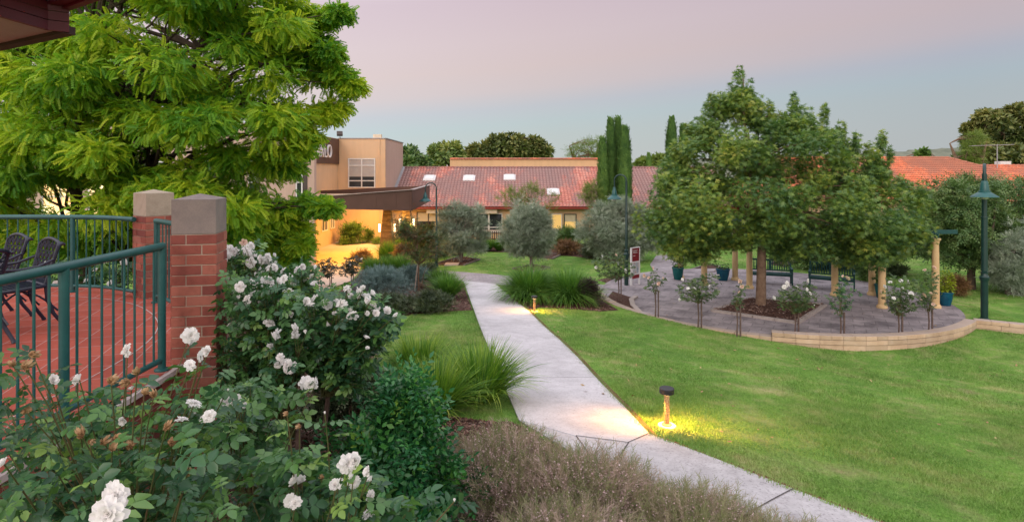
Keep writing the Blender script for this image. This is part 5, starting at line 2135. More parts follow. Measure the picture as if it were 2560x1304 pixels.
back_tree('dark forked ornamental tree between the end column and the thick lamp', 2428, 722, [(2300, 500), (2350, 455), (2420, 450), (2480, 470), (2500, 530), (2530, 600), (2490, 650), (2400, 660), (2320, 640), (2290, 580)], 90, m_pear, SPRIG, .27, 95)
back_tree('ornamental tree rising behind the thick lamp at the right edge', 2540, 690, [(2440, 480), (2500, 450), (2580, 450), (2640, 520), (2640, 620), (2540, 620), (2450, 570)], 60, m_pear, SPRIG, .28, 95, d=29)
back_tree('low dark tree whose forked trunk stands behind the right hand bench', 2062, 690, [(1960, 560), (2060, 540), (2180, 560), (2210, 620), (2150, 650), (2060, 660), (1960, 640)], 50, m_pear, SPRIG, .34, 110, d=28.5)
back_tree('small thin trunked tree between the rear columns with pale bark', 2238, 690, [(2190, 560), (2280, 560), (2300, 620), (2240, 640), (2180, 630)], 24, m_plane, SPRIG, .3, 90, d=27, bark=m_barkg, fork3=False)

# --- crepe myrtle with a stake in the left bed
b_ = at(1046, 727)
cl = px_clumps([(985, 560), (1010, 545), (1060, 560), (1110, 580), (1110, 640), (1060, 665), (1020, 650), (1000, 610)], b_.y, .6, 34, (.2, .36), (), .5, .9, 30)
cl += [(tuple(P(x, y, b_.y)), (.2, .2, .22)) for x, y in ((992, 550), (1000, 580), (1095, 600), (1050, 572))]
tree('crepe_myrtle', 'slender small tree with reddish leaves tied to a pale stake in the left bed', 'tree', [[((b_.x, b_.y, b_.z - .05), .035), ((b_.x, b_.y, b_.z + 1.0), .03), ((b_.x - .05, b_.y, b_.z + 1.9), .02), ((b_.x - .1, b_.y, b_.z + 2.6), .008)]], cl, SPRIG, .17, 26, m_myrtle, m_bark2, None, .8, .018, 0, .1, .2)
mb = MB()
mb.bar((b_.x - .14, b_.y - .05, b_.z - .05), (b_.x - .02, b_.y - .05, b_.z + 1.05), .045, .045)
tag(mb.build('tree_stake', rough_mat('stake_wood', [(.34, .27, .22), (.46, .38, .32)], 8, .9, .2)), 'pale timber stake supporting the slender reddish tree', 'stake')

# --- feathery trees in front of the roof
def feather(label, px, d, clp, n):
    x = (px - CX) * d / F
    g = gz(x, d)
    cl = px_clumps(clp, d, .8, n, (.25, .5), (), .5, .9, 30)
    tree('wattle_tree', label, 'tree', [[((x, d, g - .05), .07), ((x, d, g + 1.5), .05), ((x, d, g + 3.2), .02)]], cl, OSPRIG, .34, 34, m_willow, m_barkg, 'feathery trees before the roof', .9, .02, 0, .2, .5)


feather('wispy yellow green tree top showing above the middle olive tree', 1322, 40, [(1248, 490), (1290, 475), (1340, 465), (1375, 480), (1400, 505), (1385, 525), (1300, 530), (1255, 515)], 26)
feather('wispy yellow green tree beside the cypresses', 1492, 38.5, [(1455, 470), (1490, 455), (1515, 480), (1515, 520), (1480, 525), (1458, 500)], 16)

# --- cypresses
def cypress(label, px, top, w, d, bot=540, m=m_cyp):
    x = (px - CX) * d / F
    g = gz(x, d)
    zt = CAMZ - (top - CY) * d / F
    r = w / 2 * d / F
    t = thing('cypress_tree', label, 'tree', (x, d, g), 0, 'pencil cypresses')
    mb = MB()
    mb.tube([(0, 0, -.1), (0, 0, zt - g - 1)], [.12, .03], 8)
    mb.build('trunk', m_bark, t)
    H = zt - g
    n = int(2600 * min(1.5, H / 8) * (w / 28) + 600)
    h = .06 + .94 * rng.random(n) ** .85
    prof = np.interp(h, [0, .12, .35, .7, .9, 1.0], [.55, .9, 1.0, .85, .55, .10])
    a = rng.random(n) * 2 * PI
    rr_ = r * .88 * (1 + .13 * rng.normal(size=n)) * prof * (.62 + .38 * rng.random(n) ** .5) * (1 + .12 * np.sin(a * 3 + h * 14))
    pos = np.stack([rr_ * np.cos(a), rr_ * np.sin(a), h * H - .25], -1)
    f = np.stack([np.cos(a) * .22, np.sin(a) * .22, np.ones(n)], -1) + rng.normal(size=(n, 3)) * .12
    u = np.stack([np.cos(a), np.sin(a), 0 * a], -1)
    tone = rng.uniform(-.25, .3)
    v, fc, rn = scatter(SPRIG, pos, f, u, .42 * (.7 + .5 * rng.random(n)), np.clip(rng.random(n) * .7 + tone, 0, 1))
    mesh_np('crown', v, fc, m, t, rn)


for l, px, top, w, d in (('shortest cypress at the left of the dense group by the lamp', 1507, 352, 24, 39), ('tall thin cypress second from left in the dense group', 1527, 302, 22, 39.5), ('tall narrow darkest cypress third from left in the dense group', 1545, 300, 20, 40.3), ('broad light green cypress at the right of the dense group', 1562, 322, 32, 38.7),
                        ('flat topped cypress standing apart left of the plane tree crown', 1679, 300, 30, 40), ('shorter cypress half hidden by the plane tree crown', 1708, 318, 24, 41), ('tiny distant cypress above the ridge between the two cypress groups', 1622, 386, 14, 75)):
    cypress(l, px, top, w, d)

# --- distant trees behind the roofs
def far_tree(label, px, d, clp, n, m, rad=(1.0, 2.0), k=150, size=.75, dsp=5, tpl=SIMPLE, name='gum_tree', limbs=.9, edge=24, flat=.7):
    x = (px - CX) * d / F
    cl = px_clumps(clp, d, dsp, n, rad, (), .5, flat, edge)
    zt = max(c[0][2] for c in cl)
    trs = [[((x + o_ * .3, d, -.5), .4), ((x + o_ * .5, d, 3), .32), ((x + o_, d, zt * .6 + 1), .2), ((x + o_ * 1.4, d, zt - .8), .06)] for o_ in (-1.6, 1.2)]
    tree(name, label, 'tree', trs, cl, tpl, size, k, m, m_bark2, 'distant trees behind the roofs', limbs, .13, .2, .4, .4, fork=.3)


far_tree('dark green tree just right of the two storey building', 1030, 75, [(985, 400), (1020, 375), (1045, 390), (1065, 410), (1062, 440), (985, 440)], 26, m_pear, (.7, 1.3))
far_tree('rounded olive gold gum tree left of the parapet block', 1110, 85, [(1055, 425), (1075, 385), (1100, 362), (1140, 362), (1155, 385), (1160, 430), (1055, 440)], 64, m_euc, (.6, 1.1), 110)
far_tree('widest domed gum tree above the parapet block', 1270, 95, [(1163, 388), (1185, 368), (1220, 355), (1245, 337), (1300, 338), (1340, 352), (1365, 368), (1372, 388), (1340, 400), (1180, 402)], 110, m_euc2, (.65, 1.25), 105, size=.75)
far_tree('thin airy pale tree left of the dense cypress group', 1465, 80, [(1415, 385), (1440, 365), (1470, 345), (1500, 350), (1510, 400), (1420, 400)], 22, m_willow, (.6, 1.1), 30, .7, 3, OSPRIG, 'airy_tree')
far_tree('low yellow green trees just above the far ridge left of the tall cypress', 1635, 85, [(1590, 408), (1610, 396), (1640, 394), (1670, 395), (1690, 410), (1690, 430), (1590, 430)], 22, m_willow, (.7, 1.2), 110, .6, 3)
far_tree('large dark spreading gum tree at the top right', 2500, 75, [(2410, 330), (2430, 295), (2480, 275), (2530, 268), (2600, 270), (2680, 300), (2690, 380), (2600, 370), (2560, 345), (2500, 360), (2470, 370), (2420, 372)], 110, m_euc2, (.65, 1.2), 130, .65, 5, SIMPLE, 'gum_tree', 1.0)
far_tree('thicket of brownish scrub under the large dark gum tree', 2500, 68, [(2395, 415), (2410, 385), (2450, 375), (2520, 372), (2620, 375), (2640, 425), (2400, 425)], 60, m_euc2, (.7, 1.2), 130, .6, 3)
far_tree('slim pale gold sapling in front of the large dark gum tree', 2427, 64, [(2405, 410), (2415, 365), (2430, 335), (2455, 345), (2450, 410)], 22, m_willow, (.5, .9), 50, .6, 2, OSPRIG, 'airy_tree')
far_tree('tiny green conifer tip above the orange ridge', 2306, 62, [(2296, 392), (2300, 379), (2312, 379), (2318, 392), (2316, 402), (2298, 402)], 10, m_cyp, (.3, .45), 60, .5, 1, SIMPLE, 'conifer')


# --- shrubs: mounds of sprigs
def shrub(label, px, py, w, h, m, tpl=SPRIG, size=.16, n=900, name='shrub', group=None, d=None, depth=None, up=.35, stems=True, loc=None):
    b_ = at(px, py)
    if d:
        b_ = Vector(((px - CX) * d / F, d, gz((px - CX) * d / F, d)))
    if loc:
        b_ = Vector((*loc, gz(*loc)))
    s = b_.y / F
    rx_, rz_ = w * s / 2, h * s
    ry = depth or rx_ * .9
    t = thing(name, label, 'shrub', b_, 0, group)
    k = max(8, int(n / 45))
    cl = []
    for i in range(k):
        a, e = random.uniform(0, 2 * PI), random.uniform(.0, 1) ** .7
        q_ = math.sqrt(1 - e * e * .9)
        cl.append(((rx_ * .78 * q_ * math.cos(a) * random.uniform(.4, 1), ry * .78 * q_ * math.sin(a) * random.uniform(.4, 1), rz_ * (.12 + .70 * e)), (rx_ * .34, ry * .34, rz_ * .24)))
    foliage('foliage', cl, tpl, size, n / k, m, t, (0, 0, 0), -.1, .3, upbias=up)
    if stems:
        mb = MB()
        for i in range(9):
            a = random.uniform(0, 2 * PI)
            limb(mb, (.03 * math.cos(a), .03 * math.sin(a), -.03), (rx_ * .6 * math.cos(a), ry * .6 * math.sin(a), rz_ * random.uniform(.4, .8)), .014, .005, .05, .1, 4, 5)
        mb.build('stems', m_bark, t)
    return t


shrub('grey blue rounded shrub filling the middle of the left bed', 950, 748, 175, 76, m_greyb, OSPRIG, .20, 2600)
shrub('grey blue shrub farther back in the left bed beside the slender tree', 1030, 720, 120, 52, m_greyb, OSPRIG, .20, 1500)
shrub('low dark green shrub at the front left of the left bed', 985, 782, 130, 44, m_dkhedge, SPRIG, .14, 1500, 'low_hedge_shrub', 'low dark shrubs of the left bed')
shrub('low dark green shrub at the front right of the left bed near the path', 1080, 780, 140, 46, m_dkhedge, SPRIG, .14, 1700, 'low_hedge_shrub', 'low dark shrubs of the left bed')
shrub('dark purplish shrub half hidden by white roses in the left bed', 890, 775, 90, 50, m_purple, SPRIG, .14, 900)
shrub('brown green mound at the back of the left bed by the lamp foot', 1068, 700, 66, 40, m_dkhedge, SPRIG, .15, 800)
shrub('dark purple shrub to the right of the two round grass clumps', 1470, 764, 80, 62, m_purple, SPRIG, .14, 1100)
shrub('russet low shrub on the forecourt edge left of the stone pier', 905, 664, 60, 34, m_ember, OSPRIG, .25, 600)
shrub('russet and green shrub between the stone pier and the slender tree', 1005, 662, 60, 48, m_ember, SPRIG, .2, 800)
shrub('tall green shrub against the amber lit wall', 880, 602, 70, 52, m_shrub, SPRIG, .3, 900, d=43.6)
shrub('small green shrub at the right of the amber lit wall', 918, 603, 34, 30, m_shrub, SPRIG, .25, 350, d=43.9)
shrub('low yellowish plant at the foot of the amber lit wall', 940, 606, 40, 14, m_shrub, SPRIG, .2, 250, d=43.3)
shrub('small plant on the rocky bed left of the tall shrub', 856, 608, 30, 14, m_shrub, SPRIG, .2, 200, d=42.6)
shrub('leafy green shrub between the second stone pier and the window', 1015, 612, 50, 70, m_shrub, SPRIG, .28, 800, d=39)
shrub('tall reddish hedge shrub behind the left lamp post', 1075, 640, 90, 78, m_myrtle, SPRIG, .26, 1800, d=36.5)
shrub('dark green shrub between the left lamp and the left olive tree', 1120, 640, 70, 70, m_dkhedge, SPRIG, .26, 1300, d=37.5)
shrub('green shrub right of the picket fence', 1280, 628, 60, 50, m_shrub, SPRIG, .24, 900, d=40)
shrub('yellow green shrub under the lit windows', 1415, 612, 90, 52, m_shrub, SPRIG, .24, 1500, d=39)
shrub('brownish purple shrub beside the small black lantern', 1420, 628, 90, 32, m_ember, SPRIG, .2, 1000, d=36.5)
shrub('dark green shrub at the left foot of the large olive tree', 1480, 645, 70, 40, m_dkhedge, SPRIG, .22, 900, d=34.5)
shrub('dark hedge behind the large olive tree and the sign', 1620, 640, 150, 70, m_dkhedge, SPRIG, .3, 1800, d=38)
for l, px, w in (('dark hedge along the far wall left of the plane trunk', 1790, 200), ('dark hedge along the far wall behind the benches', 1990, 240), ('dark hedge along the far wall between the rear columns', 2230, 240), ('dark hedge along the far wall beyond the thick lamp', 2480, 260)):
    shrub(l, px, 636, w, 60, m_dkhedge, SPRIG, .32, 2400, 'hedge', 'hedges along the far wall', d=38)
shrub('dense green shrub behind the columns at the end of the right bench', 2170, 700, 80, 90, m_pear, SPRIG, .24, 1500, d=25.5)
shrub('low brown grassy shrub behind the blue pot with the yellow plant', 2385, 735, 70, 40, m_ember, OSPRIG, .25, 700, d=22.5)
shrub('low dark shrub on the lawn between the rear columns', 2245, 690, 70, 22, m_dkhedge, SPRIG, .2, 600, d=26.5)

# glossy green shrub in the foreground
G1 = shrub('glossy bright green leafy shrub in the foreground beside the mauve shrubs', 1010, 1200, 0, 0, m_murraya, SPRIG, .1, 10, 'glossy_shrub', loc=(-.78, 4.35)) if False else None


def fore_shrub(label, loc, rx_, ry, h, m, tpl, size, n, name, k, up=.25, dr=-.25):
    b_ = Vector((*loc, gz(*loc)))
    t = thing(name, label, 'shrub', b_)
    cl = []
    for i in range(k):
        a, e = random.uniform(0, 2 * PI), random.random() ** .75
        q_ = math.sqrt(max(0, 1 - e * e))
        rr_ = random.uniform(.35, 1)
        wb = 1 + .28 * math.sin(3 * a + rx_ * 9) + .15 * math.sin(7 * a)
        cl.append(((rx_ * .85 * q_ * rr_ * wb * math.cos(a), ry * .85 * q_ * rr_ * wb * math.sin(a), h * (.08 + .86 * e * random.uniform(.6, 1.15))), (rx_ * random.uniform(.14, .26), ry * .22, h * random.uniform(.1, .2))))
    foliage('foliage', cl, tpl, size, n / k, m, t, (0, 0, 0), dr, .15, upbias=up)
    mb = MB()
    for c, r in cl[::2]:
        limb(mb, (c[0] * .1, c[1] * .1, -.05), c, .011, .004, .04, .12, 5, 5)
    mb.build('stems', m_bark2, t)
    return t


fore_shrub('glossy green leafy shrub in the foreground between the roses and the mauve shrubs', (-.82, 4.35), .62, .55, 1.22, m_murraya, SPRIG, .15, 2300, 'glossy_shrub', 64)
fore_shrub('low dark glossy shrub at the bottom edge below the foreground roses', (-.75, 3.35), .55, .4, .72, m_murraya, SPRIG, .14, 1300, 'glossy_shrub', 36)
fore_shrub('very dark small leaved shrub in shade behind the leaning rose trunk', (-1.75, 6.7), .8, .6, .75, m_dkhedge, SPRIG, .10, 2600, 'dark_shrub', 30)


# --- grass clumps
def grass_clump(label, base, h, r, n, m, width=.006, name='grass_clump', group='strappy grass clumps', lean=1.2, bend=(.35, 1.3)):
    t = thing(name, label, 'grass clump', base, 0, group)
    S_ = 7
    a = rng.random(n) * 2 * PI
    th = lean * rng.random(n) ** .75            # lean from upright
    L = h * (.75 + .45 * rng.random(n)) * (1 + .10 * th)
    r0 = r * .28 * np.sqrt(rng.random(n))
    ab = a + rng.normal(size=n) * .5
    base_ = np.stack([r0 * np.cos(ab), r0 * np.sin(ab), np.full(n, -.02)], -1)
    ts = np.linspace(0, 1, S_)
    droop = (bend[0] + (bend[1] - bend[0]) * rng.random(n) ** 1.4) * (.25 + .75 * th / lean)
    ang = th[:, None] * .62 + droop[:, None] * ts[None] ** 1.6
    step = L[:, None] / (S_ - 1)
    rx_ = np.cumsum(np.sin(ang) * step, 1) - np.sin(ang[:, :1]) * step
    rz_ = np.cumsum(np.cos(ang) * step, 1) - np.cos(ang[:, :1]) * step
    dirx = np.stack([np.cos(a), np.sin(a), 0 * a], -1)
    side = np.stack([-np.sin(a), np.cos(a), 0 * a], -1) + rng.normal(size=(n, 3)) * .25
    side = unit(side)
    ctr = base_[:, None] + dirx[:, None] * rx_[..., None] + np.array([0, 0, 1.0]) * rz_[..., None]
    wd = width * (.7 + .6 * rng.random(n))[:, None] * np.array([1, 1, 1, .9, .75, .45, .06])[None]
    Vv = np.stack([ctr - side[:, None] * wd[..., None] / 2, ctr + side[:, None] * wd[..., None] / 2], 2).reshape(-1, 3)
    ii = np.arange(n * S_ * 2).reshape(n, S_, 2)
    q = np.stack([ii[:, :-1, 0], ii[:, :-1, 1], ii[:, 1:, 1], ii[:, 1:, 0]], -1).reshape(-1, 4)
    rb_ = np.clip(rng.random(n)[:, None] * .75 + np.linspace(-.45, .35, S_)[None], 0, 1)  # lighter tips; darker blade feet paint in the shade inside the clump
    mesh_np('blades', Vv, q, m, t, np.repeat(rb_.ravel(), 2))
    return t


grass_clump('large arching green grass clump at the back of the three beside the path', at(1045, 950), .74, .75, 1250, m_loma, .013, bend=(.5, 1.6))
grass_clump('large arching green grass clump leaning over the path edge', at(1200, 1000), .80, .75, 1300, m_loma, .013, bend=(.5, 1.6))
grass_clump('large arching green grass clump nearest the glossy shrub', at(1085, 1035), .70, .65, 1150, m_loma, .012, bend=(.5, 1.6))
grass_clump('big round grass clump left of the pair behind the small bollard', at(1326, 752), 1.22, .9, 2600, m_lomad, .02, lean=1.35, bend=(.9, 2.0))
grass_clump('big round grass clump right of the pair behind the small bollard', at(1422, 757), 1.18, .9, 2600, m_lomad, .02, lean=1.35, bend=(.9, 2.0))
for l, x, y, h in (('grass clump at the left rear of the left bed', 932, 690, .95), ('middle grass clump at the rear of the left bed', 975, 688, .95), ('right hand grass clump at the rear of the left bed', 1012, 688, 1.0), ('grass clump beside the path end at the right of the left bed', 1102, 722, .8), ('brightest grass clump at the right corner of the left bed', 1122, 745, .85),
                   ('tall yellow lit grass clump at the foot of the stone pier', 972, 655, 1.2), ('small yellow lit grass clump behind the stone pier', 1000, 640, 1.1)):
    grass_clump(l, at(x, y), h, .5, 1000, m_lomad, .02)
for l, x in (('small ball of grass left of the pair by the picket fence', 1219), ('small ball of grass right of the pair by the picket fence', 1248), ('small ball of grass hidden between the left olive tree and its lamp', 1178)):
    p = Vector(((x - CX) * 39 / F, 39, 0))
    p.z = gz(p.x, p.y)
    grass_clump(l, p, .75, .4, 700, m_lomad, .025)


# --- mauve heath shrubs in the foreground
m_heath = leaf_mat('heath_stem', [(.05, (.16, .22, .085)), (.35, (.28, .30, .15)), (.6, (.44, .33, .30)), (1, (.62, .50, .47))], .35, .8, 2.0)
m_hflower = leaf_mat('heath_flower', [(0, (.42, .26, .29)), (.6, (.62, .46, .48)), (1, (.78, .66, .67))], .2, .7, 3)


def twig_tpl():
    v, f = [], []

    def strip(a, b_, w):
        n = len(v)
        a, b_ = Vector(a), Vector(b_)
        s = (b_ - a).cross(Vector((0, 0, 1))).normalized() * w
        v.extend([a - s, a + s, b_ + s * .3, b_ - s * .3])
        f.append((n, n + 1, n + 2, n + 3))
    strip((0, 0, 0), (.5, .02, .02), .006)
    strip((.5, .02, .02), (1, -.01, .08), .005)
    for i in range(14):
        t = .25 + .7 * i / 13
        a = i * 2.4
        strip((t, 0, .02), (t + .16, .11 * math.cos(a), .02 + .11 * math.sin(a)), .009)
    return np.array([tuple(q) for q in v]), np.array(f)


TWIG = twig_tpl()
DOT = (np.array([(0, -.5, 0), (.5, 0, .2), (0, .5, 0), (-.5, 0, .2)], float), np.array([(0, 1, 2, 3)]))


def heath(label, loc, rx_, ry, h, n, green=0.0):
    b_ = Vector((*loc, gz(*loc)))
    t = thing('heath_shrub', label, 'shrub', b_, 0, 'mauve heath shrubs in the foreground')
    a = rng.random(n) * 2 * PI
    q_ = np.sqrt(rng.random(n))
    e = np.sqrt(np.maximum(0, 1 - q_ ** 2)) * (.35 + .65 * rng.random(n) ** .5)
    pos = np.stack([rx_ * q_ * np.cos(a) * .9, ry * q_ * np.sin(a) * .9, h * e * .82], -1)
    f = np.stack([np.cos(a) * q_ * .7, np.sin(a) * q_ * .7, np.full(n, .8)], -1) + rng.normal(size=(n, 3)) * .38
    rn = np.clip(rng.random(n) * (1 - green), 0, 1)
    v, fc, r_ = scatter(TWIG, pos, f, rdir(n), .19 * (.6 + .7 * rng.random(n)), rn)
    mesh_np('twigs', v, fc, m_heath, t, r_)
    k = int(n * 3.6 * (1 - green))
    i = rng.integers(0, n, k)
    tt = .35 + .65 * rng.random(k)
    p2 = pos[i] + unit(f[i]) * (.16 * tt)[:, None] + rng.normal(size=(k, 3)) * .014
    v, fc, r_ = scatter(DOT, p2, rdir(k), rdir(k), .0105 * (.6 + .8 * rng.random(k)))
    mesh_np('blossom', v, fc, m_hflower, t, r_)


heath('mauve flowering heath shrub at the left, touching the glossy green shrub', (-.05, 4.75), .62, .5, .78, 3200)
heath('largest mauve flowering heath shrub spreading onto the path', (.58, 4.45), .68, .5, .72, 3600)
heath('mauve and green heath shrub at the bottom edge on the path corner', (1.25, 4.15), .60, .45, .58, 2600, .35)
heath('low greenish heath shrub at the lower right end of the row', (1.75, 3.95), .45, .4, .42, 1700, .5)
heath('mauve heath shrub at the very bottom of the picture', (.35, 3.75), .6, .4, .62, 2400, .1)
# ------------------------------------------------------------------ roses
m_petal, nt, b = mat('white_petal')
c = ramp(nt, attr(nt), [(0, (.84, .77, .74)), (.3, (.88, .86, .84)), (1, (.90, .90, .89))])
nt.links.new(c, b.inputs['Base Color'])
b.inputs['Roughness'].default_value = .6
b.inputs['Subsurface Weight'].default_value = .0
tr_ = nd(nt, 'ShaderNodeBsdfTranslucent')
nt.links.new(c, tr_.inputs[0])
ms = nd(nt, 'ShaderNodeMixShader', inp={0: .42})
nt.links.new(b.outputs[0], ms.inputs[1])
nt.links.new(tr_.outputs[0], ms.inputs[2])
nt.links.new(ms.outputs[0], nt.nodes['Material Output'].inputs[0])
m_pinkp = leaf_mat('blush_petal', [(0, (.70, .42, .36)), (.6, (.80, .58, .50)), (1, (.84, .70, .62))], .3, .6, 3)
m_dead = leaf_mat('withered_petal', [(0, (.16, .08, .035)), (.5, (.34, .19, .09)), (1, (.55, .40, .24))], .2, .8, 6)
m_stem = rough_mat('rose_stem', [(.07, .10, .03), (.12, .13, .05), (.15, .09, .05)], 6, .7, .1)
m_trunkr = rough_mat('rose_trunk', [(.09, .06, .05), (.17, .12, .10)], 12, .9, .5)


def bloom_mesh(name, m, layers, curl, seed, ruffle=.06):
    """an open rose: rings of cupped petals; radius about 1, facing +Z"""
    r_ = np.random.default_rng(seed)
    mb = MB()
    for li, (n, r0, r1, tilt, hgt) in enumerate(layers):
        for i in range(n):
            a = 2 * PI * (i + .5 * (li % 2)) / n + r_.normal() * .12
            w = 1.25 * PI * r1 / n * (1 + .2 * r_.random())
            rows = []
            tl = tilt + r_.normal() * .12
            for j, t in enumerate((0, .35, .7, 1.0)):
                wd = w * (.35, .85, 1.0, .62)[j]
                for k, s in enumerate((-1, -.5, 0, .5, 1)):
                    rad = r0 + (r1 - r0) * t * math.sin(tl) - .10 * abs(s) ** 2 * w * (1 - t)
                    z = hgt + (r1 - r0 * .5) * t * math.cos(tl) - curl * t ** 3 + .18 * w * abs(s) ** 2 + r_.normal() * ruffle * t + (.08 * (1 - s * s) if j == 3 else 0)
                    rows.append((rad * math.cos(a) - s * wd * .5 * math.sin(a), rad * math.sin(a) + s * wd * .5 * math.cos(a), z))
            f = [(j * 5 + k, j * 5 + k + 1, (j + 1) * 5 + k + 1, (j + 1) * 5 + k) for j in range(3) for k in range(4)]
            mb.add(rows, f, min(1, .25 + .75 * li / max(1, len(layers) - 1) if layers[0][1] < layers[-1][1] else r_.random()) * (.8 + .2 * r_.random()))
    o = mb.build(name, m, None, False)
    o.data.shade_smooth()
    me = o.data
    bpy.data.objects.remove(o)
    return me


OPEN = [bloom_mesh('bloom_open', m_petal, [(4, .02, .30, .25, .05), (5, .08, .50, .55, .0), (6, .12, .75, .9, -.05), (7, .15, 1.0, 1.2, -.12), (7, .15, 1.08, 1.5, -.18)], .22, s) for s in (1, 2, 3)]
CUP = [bloom_mesh('bloom_cup', m_petal, [(4, .02, .35, .15, .05), (5, .1, .6, .35, .0), (5, .14, .85, .6, -.08), (6, .15, 1.0, .9, -.15)], .15, s) for s in (4, 5)]
BUD = [bloom_mesh('bud', m_petal, [(3, .02, .5, .05, .1), (4, .1, .8, .12, -.2), (4, .12, .9, .2, -.35)], .0, 6, .02)]
DEAD = [bloom_mesh('withered', m_dead, [(5, .02, .5, .3, .0), (6, .08, .75, 1.3, -.1), (7, .1, .9, 2.2, -.1)], .5, s, .18) for s in (7, 8)]
PINK = [bloom_mesh('bloom_blush', m_pinkp, [(4, .02, .30, .2, .05), (5, .08, .55, .5, .0), (6, .12, .85, .9, -.06), (6, .15, 1.0, 1.25, -.12)], .2, s) for s in (9, 10)]
KIND = {'o': (OPEN, 'rose_bloom'), 'c': (CUP, 'rose_bloom'), 'b': (BUD, 'rose_bud'), 'd': (DEAD, 'withered_bloom'), 'p': (PINK, 'rose_bloom')}


def rose_bush(label, base, blooms, polys, leaf=.13, trunk=0.0, stake=False, n_extra=14, leafm=None, tpl=ROSE_LEAF, group='white rose bushes', name='rose_bush', trunk_lean=(0, 0), seed=0, fwd=.38, rmul=1.0):
    """blooms: (px, py, size px, kind, depth); polys: (outline px, depth, spread, leaves)"""
    b_ = Vector(base)
    t = thing(name, label, 'rose bush', b_, 0, group)
    rr = random.Random(seed)
    fk = b_ + Vector((trunk_lean[0], trunk_lean[1], trunk))
    mb = MB()
    if trunk:
        mb.tube([b_ - Vector((0, 0, .05)), b_.lerp(fk, .5) + Vector((.02, 0, 0)), fk], [.024, .02, .022], 8)
        mb.build('trunk', m_trunkr, t, True, origin=b_)
        mb = MB()
    if stake:
        sk_ = MB()
        sk_.box((.09 - trunk_lean[0] * 0, -.03, trunk * .5), (.035, .035, trunk * 1.15 + .1))
        sk_.build('stake', m_trunkr, t)
    LP, LF, LU, LS = [], [], [], []

    def stem(p, r0=.006, leaves=6):
        a = fk + Vector((rr.uniform(-.05, .05), rr.uniform(-.05, .05), 0))
        mid = a.lerp(p, .55) + Vector((rr.uniform(-.1, .1), rr.uniform(-.1, .1), .10 * (p - a).length))
        pts = []
        for i in range(8):
            u = i / 7
            pts.append(a * (1 - u) ** 2 + mid * (2 * u * (1 - u)) + p * u * u)
        mb.tube(pts, [r0 - (r0 - .0022) * i / 7 for i in range(8)], 5, False)
        for k in range(leaves):
            u = rr.uniform(.4, .97)
            i = min(6, int(u * 7))
            q_ = pts[i].lerp(pts[i + 1], u * 7 - i)
            LP.append(q_)
            LF.append((rr.gauss(0, 1), rr.gauss(0, 1), rr.uniform(-.3, .5)))
            LU.append((rr.gauss(0, .4), rr.gauss(0, .4), 1))
            LS.append(leaf * rr.uniform(.7, 1.15))
    for (x, y, s, k, d) in blooms:
        d -= fwd
        p = P(x, y, d)
        r = s * d / F * rr.uniform(.40, .54) * rmul
        nrm = Vector((rr.uniform(-1, 1), rr.uniform(-1.0, .3), rr.uniform(-.1, 1.0))).normalized()
        if s > 60:
            nrm = Vector((.15, -1, .45)).normalized()
        if k == 'b':
            nrm = Vector((rr.uniform(-.2, .2), rr.uniform(-.2, .2), 1)).normalized()
        if k == 'd':
            nrm = Vector((rr.uniform(-.8, .8), rr.uniform(-.8, .2), rr.uniform(-.6, .4))).normalized()
        ms_, nm = KIND[k]
        o = bpy.data.objects.new(nm, rr.choice(ms_))
        C.objects.link(o)
        o.parent = t
        o.location = p - b_
        o.rotation_euler = (nrm.to_track_quat('Z', 'Y') @ Euler((0, 0, rr.uniform(0, 6))).to_quaternion()).to_euler()
        sc = r * (.62 if k == 'b' else 1.0)
        o.scale = (sc * rr.uniform(.85, 1.1), sc * rr.uniform(.85, 1.1), sc * (1.25 if k == 'b' else rr.uniform(.8, 1.25)))
        stem(p - nrm * r * .2, .005, 6)
    for (poly, d0, dsp, n) in polys:
        xs_, ys_ = [q[0] for q in poly], [q[1] for q in poly]
        got = 0
        while got < n:
            x, y = rr.uniform(min(xs_), max(xs_)), rr.uniform(min(ys_), max(ys_))
            if not inpoly(np.array([x]), np.array([y]), poly)[0]:
                continue
            p = P(x, y, d0 + rr.uniform(-dsp, dsp))
            if p.z < gz(p.x, p.y) + .05:
                p.z = gz(p.x, p.y) + rr.uniform(.05, .3)
            if got % 14 == 0:
                stem(p, .0065, 5)
                got += 5
            LP.append(p)
            LF.append((rr.gauss(0, 1), rr.gauss(0, 1), rr.gauss(-.05, .5)))
            LU.append((rr.gauss(0, .7), rr.gauss(-.2, .7), 1))
            LS.append(leaf * rr.uniform(.65, 1.15))
            got += 1
    mb.build('stems', m_stem, t, True, origin=b_)
    V, Fc, rn = scatter(tpl, np.array([tuple(p - b_) for p in LP]), np.array(LF), np.array(LU), np.array(LS))
    mesh_np('foliage', V, Fc, leafm or m_rose, t, rn)
    return t


def Z4(l):
    return [(540 + x / 2.608, 560 + y / 2.608) for x, y in l]


def Z3(l):
    return [(x / 2.694, 820 + y / 2.694) for x, y in l]


def Z5(l):
    return [(700 + x / 3.2, 960 + y / 3.2) for x, y in l]


def mk(l, s, kinds, d, sp=.2):
    r = random.Random(len(l) * 7 + int(d * 10))
    return [(x, y, s * r.uniform(.8, 1.15), r.choice(kinds), d + r.uniform(-sp, sp)) for x, y in l]


